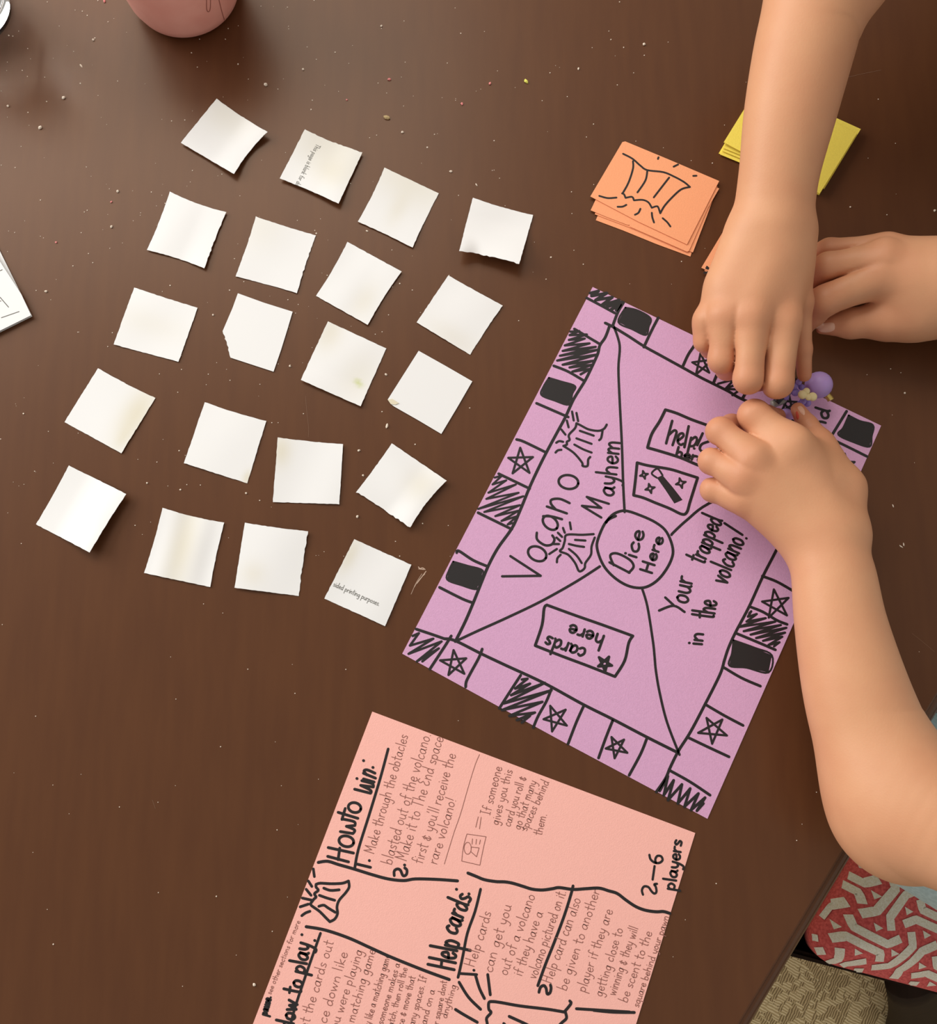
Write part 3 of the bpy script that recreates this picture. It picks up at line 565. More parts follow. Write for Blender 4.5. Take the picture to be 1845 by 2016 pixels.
SQ = [
 (k1([(835, 52), (1205, 293), (962, 600), (575, 372)]), dict(lift=lifts(bow_r(.0022), bow_b(.0018), corner(1, 0, .002)), bow=(.02, 0, 0, .03), stain=[(.3, .1, .5, .4, .45)]), 'blank white paper square with a bowed edge, closest square to the pink cup'),
 (kt([(1245, 392), (1770, 598), (1552, 1065), (1020, 835)]), dict(lift=lifts(bow_b(.0022), bow_r(.0015)), rag='t', bow=(.02, .01, 0, 0), stain=[(.5, .1, .8, .5, .5), (.7, .55, .3, .25, .4)]), 'white paper square with small grey print reading This page is blank for'),
 (k2([(580, 110), (975, 298), (783, 692), (385, 503)]), dict(lift=bow_b(.0008), bow=(0, .01, .02, .01), stain=[(.5, 0, .8, .4, .5), (.5, .55, .15, .3, .35)]), 'blank white paper square between the This page is blank square and the curled one'),
 (k2([(1222, 328), (1660, 455), (1558, 812), (1122, 715)]), dict(lift=lifts(lambda u, v: .0085 * ss(.25, 1, v) * (0.6 + .4 * u), corner(0, 1, .004, .35)), rag='b', bow=(.02, .02, 0, 0), crumple=.0004), 'white paper square with a torn edge curled up off the table'),
 (k1([(497, 728), (908, 877), (747, 1285), (330, 1152)]), dict(lift=bow_r(.0012), bow=(.03, .02, .015, .01), rag='r', crumple=.0005), 'blank white paper square between the cup-side square and the one beside the torn-corner square'),
 (k1([(1122, 908), (1557, 1045), (1420, 1465), (973, 1343)]), dict(bow=(.01, .005, .01, .01), rag='r', stain=[(.1, .1, .4, .4, .3)]), 'blank white paper square between the This page is blank square and the torn-corner square'),
 (k2([(310, 650), (704, 865), (458, 1253), (82, 1042)]), dict(bow=(0, 0, .02, .02), lift=bow_r(.0008), stain=[(.75, .7, .2, .3, .4)]), 'blank white paper square next to the green-smudged one, away from the pink sheet'),
 (k2([(1043, 893), (1438, 1113), (1202, 1470), (813, 1235)]), dict(bow=(.005, 0, 0, .01), stain=[(.6, .9, .5, .2, .3)]), 'blank white paper square between the curled-edge square and the folded-corner square'),
 ([(264.2, 565.9), (389.2, 606), (351.6, 712.2), (223.6, 678.1)], dict(bow=(.005, 0, 0, 0), stain=[(.4, .5, .6, .25, .25)]), 'blank white paper square beside the torn-corner square, on its side towards the folded handout'),
 (None, None, None),
 ([(645.5, 632.8), (760.7, 685.9), (709.8, 799.8), (592.2, 747.7)], dict(lift=bow_b(.0015, .7), green=[(.80, .66, .05, .03, .9), (.86, .70, .05, .035, .6)], stain=[(.1, .15, .2, .3, .6), (.8, .6, .3, .4, .35)]), 'white paper square with a small green smudge near one edge'),
 (None, None, None),
 (k3([(528, 128), (945, 345), (697, 746), (283, 520)]), dict(stain=[(.88, .35, .22, .5, .9), (.9, .8, .1, .2, .4)], bow=(.015, 0, 0, 0)), 'white paper square with a broad yellowish stain along one side'),
 (k3([(1303, 375), (1750, 512), (1611, 965), (1152, 818)]), dict(stain=[(.98, .92, .07, .12, .9)], bow=(.015, 0, 0, 0)), 'white paper square with a tiny tan stain at one corner'),
 (k4([(393, 743), (825, 787), (800, 1185), (360, 1170)]), dict(stain=[(.06, .2, .16, .25, .8)], crumple=.0005, bow=(.01, 0, 0, 0)), 'white paper square with a pale tan stained corner between the tan-corner and crinkled squares'),
 (k4([(1147, 782), (1510, 1030), (1268, 1342), (910, 1105)]), dict(lift=lifts(bow_r(.002), corner(1, 1, .0015)), bow=(0, .01, .01, .035), rag='b', stain=[(.75, .3, .25, .3, .5)], crumple=.0004), 'white paper square with a small crinkle at one edge, facing the purple board'),
 (k3([(315, 835), (733, 1042), (467, 1467), (76, 1263)]), dict(lift=lifts(bow_r(.0045, .3), corner(1, 1, .002)), bow=(0, 0, .01, .01), crumple=.0004), 'white paper square with one raised side throwing a dark shadow'),
 (k3([(997, 1143), (1444, 1250), (1342, 1718), (863, 1617)]), dict(lift=lambda u, v: .0005 * math.sin(u * math.pi * 2.2) ** 2, bow=(.02, 0, .01, .01), stain=[(.45, .5, .2, .8, .75)]), 'white paper square with a beige band down its middle'),
 (k4([(175, 1307), (595, 1363), (532, 1792), (107, 1737)]), dict(crumple=.0007, rag='r', bow=(.01, 0, 0, .01), stain=[(.25, .75, .2, .2, .4)]), 'crumpled white paper square next to the sided printing purposes square'),
 (kp([(622, 92), (1523, 497), (1110, 1465), (150, 1030)]), dict(stain=[(.05, .25, .12, .3, .7)], crumple=.0003), 'white paper square with small grey print reading sided printing purposes'),
]
squares = []
for i, (c, kw, lab) in enumerate(SQ):
    if c is None: squares.append(None); continue
    o = grid_sheet('paper_square', c, seed=i * 5 + 3, **kw); tag(o, lab, 'paper', G_SQ); squares.append(o)
# torn corner and folded corner squares
def odd_square(outline, lab, crn, seed):
    o = sheet_poly('paper_square', outline, .0008, M['white'], .00015); tag(o, lab, 'paper', G_SQ); return o
torn = [(468.3, 577.3), (520, 596), (576.2, 613.6), (566, 648), (553, 690), (538.6, 731.7), (495, 717.5), (453.8, 704), (452, 699), (451.2, 694), (449.3, 689), (449.8, 684), (447, 679), (446.4, 673), (443.6, 668), (442.8, 662), (439.5, 657), (438.3, 651.9), (446, 634), (458, 606)]
odd_square(torn, 'white paper square with one ragged torn-off corner', None, 1)
f12 = k4([(1325, 170), (1500, 268), (1680, 372), (1580, 545), (1475, 720), (1320, 628), (1165, 540), (1140, 522), (1120, 493), (1220, 335)])
sq12 = odd_square(f12, 'white paper square with one corner folded over on itself', None, 2)
def patch(name, pts, z, m, parent, th=.0002): return sheet_poly(name, pts, z, m, th, parent)
M['flap'] = mat('paper_underside', srgb(226, 220, 196), 0.85)
patch('folded_corner', k4([(1120, 493), (1150, 488), (1195, 516), (1170, 526), (1140, 522)]), .0012, M['flap'], sq12)
def stroke_on(o, name, strokes, wpx, m, off=.00012):
    """print strokes on a gently curved sheet: dropped onto its surface"""
    bv = BVHTree.FromObject(o, bpy.context.evaluated_depsgraph_get()); V, Fc = [], []
    for s in strokes:
        P = []
        for x, y in (catmull(s, 4) if len(s) > 2 else s):
            h = bv.ray_cast(Vector(CAMPOS), Vector(ray(x, y)).normalized())
            if h[0] is None: continue
            P.append(np.array(h[0]) + np.array([0, 0, off]))
        if len(P) >= 2:
            c = s[0]; ribbon_geo(V, Fc, P, 2 * rad(wpx / 2, c[0], c[1], 0))
    return mesh(name, V, Fc, m, o)
bpy.context.view_layer.update()
stroke_on(squares[1], 'printed_text', text('This page is blank for dou', kt.p(1352, 522), kt.p(1150, 915), 44 / 4.6125, 0), 0.85, M['print'])
stroke_on(squares[19], 'printed_text', text('sided printing purposes.', kp.p(282, 830), kp.p(1015, 1150), 84 / 8.02, 0), 0.95, M['print'])

# ------------------------------------------------------------------ orange and yellow cards
def card(name, pts, z, m, lab, cat='card', group=None):
    o = sheet_poly(name, pts, z, m, .00028); tag(o, lab, cat, group); return o
zc = lambda k: 0.0005 + k * 0.0006
G_O = 'orange cards in the volcano stack'
card('game_card', cO([(300, 420), (480, 480), (1395, 640), (1225, 980), (1125, 1307), (780, 1180), (450, 1045), (170, 940), (195, 880)]), zc(0), M['orange'], 'orange card at the bottom of the volcano-topped stack', 'card', G_O)
card('game_card', cO([(330, 380), (520, 330), (1400, 600), (1290, 900), (1150, 1265), (900, 1170), (505, 1010), (160, 880)]), zc(1), M['orange'], 'orange card just above the bottom card of the volcano-topped stack', 'card', G_O)
card('game_card', cO([(250, 560), (460, 250), (1415, 620), (1300, 820), (1110, 1250), (1090, 1258), (800, 1130), (515, 1005), (508, 985), (498, 990), (300, 915), (118, 840)]), zc(2), M['orange'], 'orange card with a nicked edge right under the volcano card', 'card', G_O)
topc = card('game_card', cO([(438, 152), (467, 145), (900, 325), (1415, 545), (1250, 870), (1090, 1185), (600, 955), (115, 700)]), zc(3.2), M['orange'], 'orange card on top of its stack with an erupting volcano drawn in thin black line', 'card', G_O)
ink('volcano_drawing', [cO(s) for s in ([(445, 270), (540, 320), (620, 390), (690, 435), (850, 455), (960, 500), (1060, 555), (1120, 605)], [(1120, 605), (1030, 630), (930, 720), (860, 800), (820, 870)], [(820, 870), (800, 810), (780, 800), (735, 815)], [(735, 815), (700, 760), (640, 735), (555, 740)], [(555, 740), (535, 705), (470, 715)], [(470, 715), (455, 680), (435, 670)],
     [(545, 345), (545, 420), (500, 560), (440, 670)], [(690, 440), (670, 540), (590, 660)], [(910, 510), (840, 600), (755, 710)], [(205, 695), (290, 717), (378, 712)], [(390, 805), (440, 803), (478, 785)], [(565, 885), (600, 865), (620, 825)], [(735, 865), (740, 910), (757, 963)], [(845, 920), (890, 960), (922, 1003)], [(803, 305), (797, 322)], [(955, 400), (1000, 378)], [(1153, 493), (1185, 491)])], 3.3, zc(3.2), M['ink'], topc)
G_O2 = 'orange cards under the hands'
def quad(bl, tl, br):
    bl, tl, br = map(np.array, (bl, tl, br)); return [tuple(bl), tuple(tl), tuple(tl + br - bl), tuple(br)]
card('game_card', quad((1392, 541), (1456, 434), (1573, 622)), zc(0), M['orange'], 'orange card at the bottom of the pack under the two right hands', 'card', G_O2)
card('game_card', quad((1387, 533), (1449, 428), (1566, 618)), zc(1), M['orange'], 'orange card in the middle of the pack under the two right hands', 'card', G_O2)
oc = card('game_card', quad((1381, 527), (1446, 419), (1560, 610)), zc(2), M['orange'], 'orange card with black marker ends, on top of the pack under the two right hands', 'card', G_O2)
ink('marker_line', [cG([(185, 540), (215, 550)]), cG([(170, 575), (195, 570)]), cG([(190, 530), (235, 575)])], 3.4, zc(2), M['ink'], oc)
G_Y = 'yellow cards under the forearm'
ylab = ['bottom', 'second from the bottom', 'third from the bottom', 'third from the top', 'second from the top', 'top']
for k, (dx, dy) in enumerate(((-4, 3), (-1, 5), (3, -2), (1, 2), (5, -5), (2, -9))):
    bl = np.array((1419, 299)) + (dx, dy); 
    if k >= 3: bl = bl + np.array((4, -10))
    tl = bl + np.array((72, -118)); br = bl + np.array((195, 80 if k < 4 else 88))
    if k == 5: br = np.array((1614, 381)); tl = bl + np.array((73, -118))
    y = card('game_card', quad(bl, tl, br), zc(k * 1.6), M['yellow'], 'yellow card, %s of its stack under the forearm' % ylab[k], 'card', G_Y)
    if k == 5: ink('marker_line', [[(1633, 251), (1637, 249)]], 2.4, zc(k * 1.6), M['ink'], y)

# ------------------------------------------------------------------ folded handout at the left
def build_handout():
    c = crop(0, 440, 7.2)
    root = empty('folded_handout', W(20, 600, 0)); tag(root, 'folded white printed handout with thin grey lines on the table', 'paper')
    a = np.array(c.p(455, 1315)); b = np.array(c.p(0, 395)); d = np.array(c.p(0, 1540))
    u = (b - a); v = (d - a)
    tl = a + u * 1.5; bl = a + v * 4.6
    lo = sheet_poly('lower_leaf', [tuple(a), tuple(tl), tuple(tl + bl - a), tuple(bl)], .0008, M['white'], .0004); adopt(lo, root)
    a2 = np.array(c.p(440, 1300)); mid = np.array(c.p(300, 1000)); t2 = np.array(c.p(0, 540)); 
    up = sheet_poly('upper_leaf', [tuple(a2), tuple(mid), tuple(t2), tuple(t2 + (t2 - mid) * .6), tuple(t2 + (bl - a) * .8), tuple(a2 + (bl - a))], .0030, M['white'], .0004); adopt(up, root)
    ln = ink('printed_line', [c([(0, 1045), (120, 1185)]), c([(20, 1335), (270, 1248)]), c([(0, 670), (30, 655)]), c([(0, 1100), (12, 1098)])], 1.6, .0030, M['print'], None); adopt(ln, root)
build_handout()

# ------------------------------------------------------------------ cup and glass
def lathe(name, prof, n=64, m=None, closed=False):
    V, Fc = [], []
    for r, z in prof:
        for k in range(n):
            a = 2 * math.pi * k / n; V.append((r * math.cos(a), r * math.sin(a), z))
    for i in range(len(prof) - 1):
        for k in range(n):
            Fc.append((i * n + k, i * n + (k + 1) % n, (i + 1) * n + (k + 1) % n, (i + 1) * n + k))
    Fc.append(tuple(range(n))[::-1]); Fc.append(tuple((len(prof) - 1) * n + k for k in range(n)))
    return mesh(name, V, Fc, m, None, True)
M['cup'] = mat('pink_silicone', srgb(205, 132, 118), 0.55)
noisy(M['cup'], srgb(250, 176, 162), srgb(255, 186, 172), 60, 2, 0.05)
p = W(369, -10, 0.0)
cup = lathe('pink_cup', [(r * 1.08, z_) for r, z_ in [(.001, 0), (.027, 0), (.032, .0012), (.0352, .005), (.0372, .012), (.0385, .03), (.0415, .06), (.0445, .09), (.0450, .0915), (.0440, .0915), (.0408, .06), (.0377, .03), (.0360, .014), (.033, .008), (.001, .006)]], 72, M['cup'])
cup.location = (p[0], p[1], TOP)
bpy.context.view_layer.update(); kc = crop(0, 0, 3.295)
M['cup_line'] = mat('cup_crease', srgb(170, 100, 88), .6)
tag(cup, 'plain pink cup with rounded base standing on the table', 'cup')
def cup_lines():
    mw = cup.matrix_world; bv = BVHTree.FromPolygons([mw @ v.co for v in cup.data.vertices], [p_.vertices[:] for p_ in cup.data.polygons]); V, Fc = [], []
    for st in ([(1340, -40), (1340, 55), (1352, 75), (1363, 55), (1366, -20)], [(1415, -20), (1440, 80), (1455, 130), (1465, 165)]):
        P = []
        for x, y in catmull(kc(st), 5):
            h = bv.ray_cast(Vector(CAMPOS), Vector(ray(x, y)).normalized())
            if h[0] is not None: P.append((np.array(h[0]), np.array(h[1])))
        b = len(V)
        for k, (q, nn) in enumerate(P):
            t = P[min(k + 1, len(P) - 1)][0] - P[max(k - 1, 0)][0]; sd = np.cross(nn, t); sd /= np.linalg.norm(sd)
            V += [q + nn * .0002 + sd * .0003, q + nn * .0002 - sd * .0003]
        Fc += [(b + 2 * k, b + 2 * k + 1, b + 2 * k + 3, b + 2 * k + 2) for k in range(len(P) - 1)]
    adopt(mesh('crease_line', V, Fc, M['cup_line']), cup)
cup_lines()
gm = mat('clear_glass', (0.93, 0.97, 0.98), 0.02, Transmission_Weight=1.0, IOR=1.47)
p = W(-52, 28, 0)
gl = lathe('drinking_glass', [(.001, 0), (.0255, 0), (.028, .002), (.0288, .006), (.0305, .03), (.034, .085), (.0343, .0865), (.0325, .0865), (.0285, .03), (.0262, .0155), (.024, .0125), (.001, .0115)], 72, gm)
gl.location = (p[0], p[1], TOP + .0002)
tag(gl, 'clear glass tumbler with thick base beside the pink cup', 'glass')

# ------------------------------------------------------------------ chair with red and cream fretwork seat
def build_chair():
    zs = -0.265
    root = empty('dining_chair', TB(0.2, 0.25, -TOP)); tag(root, 'dark wooden dining chair with red and cream geometric fabric seat', 'chair')
    # seat axes from the cushion's visible corner
    C = W(*cS.p(515, 1150), zs); f = W(*cS.p(1020, 330), zs) - C; f /= np.linalg.norm(f); s_ = W(*cS.p(1845, 1700), zs) - W(*cS.p(700, 1400), zs); s_ /= np.linalg.norm(s_)
    C = C + s_ * 0.010 - f * .022
    SW, SD = 0.44, 0.42
    up = np.array([0, 0, 1.0])
    def hgt(a, b):   # cushion dome, a along front edge, b towards the back
        e = min(a, SW - a, b, SD - b); t = min(max(e / .045, 0), 1)
        return -0.030 * (1 - t) ** 2.2
    def inside(a, b, r=.05):
        x = min(a, SW - a); y = min(b, SD - b)
        if x < 0 or y < 0: return False
        if x < r and y < r: return (r - x) ** 2 + (r - y) ** 2 <= r * r
        return True
    n = 44; V = []; Fc = []; r = .036
    for j in range(n + 1):
        for i in range(n + 1):
            a, b = SW * i / n, SD * j / n
            # squeeze the corners round
            x, y = min(a, SW - a), min(b, SD - b)
            if x < r and y < r:
                dx, dy = r - x, r - y; m_ = max(dx, dy); l = math.hypot(dx, dy)
                if l > 0: k = m_ / l; dx *= k; dy *= k
                a2 = (r - dx) if a < SW / 2 else SW - (r - dx); b2 = (r - dy) if b < SD / 2 else SD - (r - dy)
                e = min(x, y); t = min(max(e / .045, 0), 1); h = -0.030 * (1 - t) ** 2.2
            else: a2, b2, h = a, b, hgt(a, b)
            V.append(C + f * a2 + s_ * b2 + up * h)
    m = (n + 1) ** 2
    V += [p * np.array([1, 1, 0]) + np.array([0, 0, TOP + zs - .048]) for p in V]
    for j in range(n):
        for i in range(n):
            q = j * (n + 1) + i; Fc.append((q, q + n + 1, q + n + 2, q + 1)); Fc.append((q + m, q + 1 + m, q + n + 2 + m, q + n + 1 + m))
    ring = [i for i in range(n + 1)] + [j * (n + 1) + n for j in range(1, n + 1)] + [n * (n + 1) + i for i in range(n - 1, -1, -1)] + [j * (n + 1) for j in range(n - 1, 0, -1)]
    for k in range(len(ring)):
        p, q = ring[k], ring[(k + 1) % len(ring)]; Fc.append((p, q, q + m, p + m))
    M['red'] = mat('red_weave', srgb(182, 62, 60), 0.95); noisy(M['red'], srgb(212, 84, 84), srgb(238, 112, 110), 420, 2, 0.8, bscale=1500)
    M['cream'] = mat('cream_weave', srgb(226, 214, 184), 0.95); noisy(M['cream'], srgb(240, 232, 210), srgb(255, 252, 240), 700, 2, 1.0, bscale=1500)
    seat = mesh('seat_cushion', V, Fc, M['red'], None, True); adopt(seat, root)
    import bmesh
    bm = bmesh.new(); bm.from_mesh(seat.data); bmesh.ops.recalc_face_normals(bm, faces=bm.faces[:]); bm.to_mesh(seat.data); bm.free()
    bpy.context.view_layer.update()
    bv = BVHTree.FromObject(seat, bpy.context.evaluated_depsgraph_get())
    cell = [[(1000, 790), (840, 860), (670, 1100), (680, 1240)], [(985, 910), (1010, 1020), (1330, 1170), (1460, 1110)], [(810, 1170), (940, 1120), (1270, 1270), (1285, 1380)], [(1570, 1040), (1590, 1190), (1400, 1430), (1250, 1480)]]
    tris = [(865, 1030), (1050, 1280), (1230, 995), (1410, 1270)]
    def flat(pt): return W(*cS.p(*pt), zs)
    o0 = flat((1000, 1000)); v1 = flat((1850, 1385)) - o0; v2 = flat((1165, 1600)) - o0
    V, Fc = [], []
    def drop(p):
        h = bv.ray_cast(Vector((p[0], p[1], 2.0)), Vector((0, 0, -1)))
        if h[0] is None or h[1].z < .35: return None
        return np.array(h[0]) + np.array(h[1]) * .0006
    inv = root.matrix_world
    for i in range(-3, 5):
        for j in range(-4, 5):
            sh = v1 * i + v2 * j
            for st in cell:
                Q = [flat(q) + sh for q in st]; P = []; run = []
                for k in range(len(Q) - 1):
                    for t in np.linspace(0, 1, 7)[(1 if k else 0):]: P.append(Q[k] * (1 - t) + Q[k + 1] * t)
                for p in P + [None]:
                    d = drop(p) if p is not None else None
                    if d is None:
                        if len(run) >= 3:
                            base = len(V); nR = len(run)
                            for i_ in range(nR):
                                t = run[min(i_ + 1, nR - 1)] - run[max(i_ - 1, 0)]; sd = np.cross(up, t); sd /= np.linalg.norm(sd)
                                for w_ in (-1, -.34, .34, 1):
                                    pt = run[i_] + sd * w_ * .0036; dd = drop(pt); V.append(dd if dd is not None else run[i_] + sd * w_ * .001)
                            for i_ in range(nR - 1):
                                for w_ in range(3): q = base + i_ * 4 + w_; Fc.append((q, q + 4, q + 5, q + 1))
                        run = []
                    else: run.append(d)
            for x, y in tris:
                T = [drop(flat((x + dx, y + dy)) + sh) for dx, dy in ((-40, -45), (48, 8), (-22, 45))]
                if all(t is not None for t in T): b = len(V); V += T; Fc.append((b, b + 1, b + 2))
    pt = mesh('seat_pattern', V, Fc, M['cream']); adopt(pt, root); pt.parent = seat; pt.matrix_parent_inverse = Matrix.Identity(4)
    # frame rails under the cushion
    A = (f, s_, up); zr = zs - .048 - .027
    def loc(a, b, z): return C + f * a + s_ * b + up * (z - zs)
    adopt(box('front_rail', loc(SW / 2, .006, zr), A, (SW / 2 - .002, .018, .027), M['chairwood']), root)
    adopt(box('back_rail', loc(SW / 2, SD - .006, zr), A, (SW / 2 - .002, .018, .027), M['chairwood']), root)
    for a in (.012, SW - .012): adopt(box('side_rail', loc(a, SD / 2, zr), A, (.014, SD / 2, .027), M['chairwood']), root)
    zleg = (zr - .027 - TOP) / 2 + .01
    for a in (.02, SW - .02):
        k0, k1 = (W(1800, 1918, -.335), W(1806, 2012, -TOP)) if a < .1 else (loc(a, .06, zr), loc(a + .03, .09, -TOP))    # splayed, thickening foot
        V_, F2 = [], []
        for q in range(7):
            t = q / 6; c_ = k0 * (1 - t) + k1 * t; w_ = .026 + .014 * t * t
            V_ += [c_ + f * math.cos(w) * w_ + s_ * math.sin(w) * w_ for w in np.linspace(0, 2 * math.pi, 20, endpoint=False)]
        for q in range(6): F2 += [(q * 20 + k, q * 20 + (k + 1) % 20, q * 20 + 20 + (k + 1) % 20, q * 20 + 20 + k) for k in range(20)]
        F2 += [tuple(range(20)), tuple(range(139, 119, -1))]
        lg = adopt(mesh('leg', V_, [q[::-1] for q in F2], M['chairwood'], None, True), root); bm = bmesh.new(); bm.from_mesh(lg.data); bmesh.ops.recalc_face_normals(bm, faces=bm.faces[:]); bm.to_mesh(lg.data); bm.free()
        t0 = loc(a, SD - .02, zr); t1 = loc(a, SD + .02, -TOP)                                  # raked back leg
        V_ = [t + f * i_ * w_ + s_ * j_ * w_ for t, w_ in ((t0, .024), (t1, .019)) for i_, j_ in ((-1, -1), (1, -1), (1, 1), (-1, 1))]
        adopt(mesh('leg', V_, [(0, 1, 2, 3), (7, 6, 5, 4), (0, 4, 5, 1), (1, 5, 6, 2), (2, 6, 7, 3), (3, 7, 4, 0)], M['chairwood']), root)
        adopt(box('back_post', loc(a, SD + .012, zs + .21), A, (.02, .013, .26), M['chairwood']), root)
    for k in range(3): adopt(box('back_slat', loc(SW / 2, SD + .012, zs + .14 + k * .13), A, (SW / 2 - .035, .008, .026), M['chairwood']), root)
build_chair()
#BODIES
# ------------------------------------------------------------------ people: smooth bodies from blended round cones
class Field:
    """distance field on a grid, meshed with surface nets; one continuous skin"""
    def __init__(s, lo, hi, h):
        s.h = h; s.lo = np.array(lo, float); s.n = np.ceil((np.array(hi) - s.lo) / h).astype(int) + 1
        s.D = np.full(s.n, 0.05, np.float32)
    def sub(s, lo, hi):
        a = np.clip(np.floor((lo - s.lo) / s.h).astype(int), 0, s.n); b = np.clip(np.ceil((hi - s.lo) / s.h).astype(int) + 1, 0, s.n)
        if (b <= a).any(): return None
        sl = tuple(slice(int(x), int(y)) for x, y in zip(a, b))
        ax = [(s.lo[k] + s.h * np.arange(a[k], b[k])).astype(np.float32) for k in range(3)]
        return sl, ax
    def cone(s, D, a, b, ra, rb, k, flat=1.0, mode='add'):
        a = np.array(a, float); b = np.array(b, float); mr = max(ra, rb) + 0.02
        q = s.sub(np.minimum(a, b) - mr, np.maximum(a, b) + mr)
        if q is None: return
        sl, (X, Y, Z) = q
        X = X[:, None, None] - a[0]; Y = Y[None, :, None] - a[1]; Z = Z[None, None, :] - a[2]
        d = (b - a).astype(np.float32); dd = float(d @ d) + 1e-12
        t = np.clip((X * d[0] + Y * d[1] + Z * d[2]) / dd, 0, 1)
        g = np.sqrt((X - t * d[0]) ** 2 + (Y - t * d[1]) ** 2 + ((Z - t * d[2]) / flat) ** 2) - (ra + t * (rb - ra))
        s.mix(D, sl, g, k, mode)
    def ellipsoid(s, D, c, ax, r, k, mode='add'):
        c = np.array(c, float); mr = max(r) + .02; q = s.sub(c - mr, c + mr)
        if q is None: return
        sl, (X, Y, Z) = q; X = X[:, None, None] - c[0]; Y = Y[None, :, None] - c[1]; Z = Z[None, None, :] - c[2]
        u = [(X * v[0] + Y * v[1] + Z * v[2]) for v in ax]
        l = np.sqrt(sum((u[i] / r[i]) ** 2 for i in range(3))) + 1e-6
        s.mix(D, sl, (l - 1) * min(r) * (0.5 + 0.5 * min(r) / max(r)), k, mode)
    def mix(s, D, sl, g, k, mode):
        o = D[sl]
        if mode == 'sub':
            h = np.clip(0.5 - 0.5 * (o + g) / k, 0, 1); D[sl] = o * (1 - h) - g * h + k * h * (1 - h)
        elif k <= 0: D[sl] = np.minimum(o, g)
        else:
            h = np.maximum(k - np.abs(o - g), 0) / k; D[sl] = np.minimum(o, g) - h * h * k * 0.25
    def new(s): return np.full(s.n, 0.05, np.float32)
    def nets(s, D):
        n = D.shape; ins = D < 0; m = tuple(x - 1 for x in n)
        c = np.zeros(m, np.int8)
        for dx in (0, 1):
            for dy in (0, 1):
                for dz in (0, 1): c += ins[dx:dx + m[0], dy:dy + m[1], dz:dz + m[2]]
        I = np.argwhere((c > 0) & (c < 8)); idx = np.full(m, -1, np.int64); idx[tuple(I.T)] = np.arange(len(I))
        P = np.zeros((len(I), 3)); w = np.zeros(len(I))
        cs = [(x, y, z) for x in (0, 1) for y in (0, 1) for z in (0, 1)]
        for a in cs:
            for ax in range(3):
                if a[ax]: continue
                b = list(a); b[ax] = 1
                va = D[tuple((I + a).T)]; vb = D[tuple((I + b).T)]; mk = (va < 0) != (vb < 0)
                t = np.where(mk, va / np.where(mk, va - vb, 1), 0)
                for k in range(3): P[:, k] += mk * (a[k] + (t if k == ax else 0))
                w += mk
        P = (P / w[:, None] + I) * s.h + s.lo
        Q = []
        for ax in range(3):
            u, v = (ax + 1) % 3, (ax + 2) % 3
            lo = [slice(None)] * 3; hi = [slice(None)] * 3; lo[ax] = slice(0, n[ax] - 1); hi[ax] = slice(1, n[ax])
            A = ins[tuple(lo)]; B = ins[tuple(hi)]; E = np.argwhere(A != B)
            E = E[(E[:, u] > 0) & (E[:, v] > 0) & (E[:, u] < n[u] - 1) & (E[:, v] < n[v] - 1)]
            fl = A[tuple(E.T)]
            du = np.zeros(3, int); du[u] = 1; dv = np.zeros(3, int); dv[v] = 1
            q = np.stack([idx[tuple((E - du - dv).T)], idx[tuple((E - dv).T)], idx[tuple(E.T)], idx[tuple((E - du).T)]], 1)
            q[~fl] = q[~fl][:, ::-1]; Q.append(q)
        return P, np.concatenate(Q)
def relax(P, Q, it=2, lam=0.5):
    for _ in range(it):
        S = np.zeros_like(P); c = np.zeros(len(P))
        for a, b in ((0, 1), (1, 2), (2, 3), (3, 0)):
            np.add.at(S, Q[:, a], P[Q[:, b]]); np.add.at(c, Q[:, a], 1); np.add.at(S, Q[:, b], P[Q[:, a]]); np.add.at(c, Q[:, b], 1)
        P = P * (1 - lam) + lam * S / np.maximum(c, 1)[:, None]
    return P
def J(px, py, zcm, rpx):
    """a joint: where it shows in the photograph, its height in cm above the table, its half-width in pixels"""
    z = zcm / 100; return (W(px, py, z), rad(rpx, px, py, z))
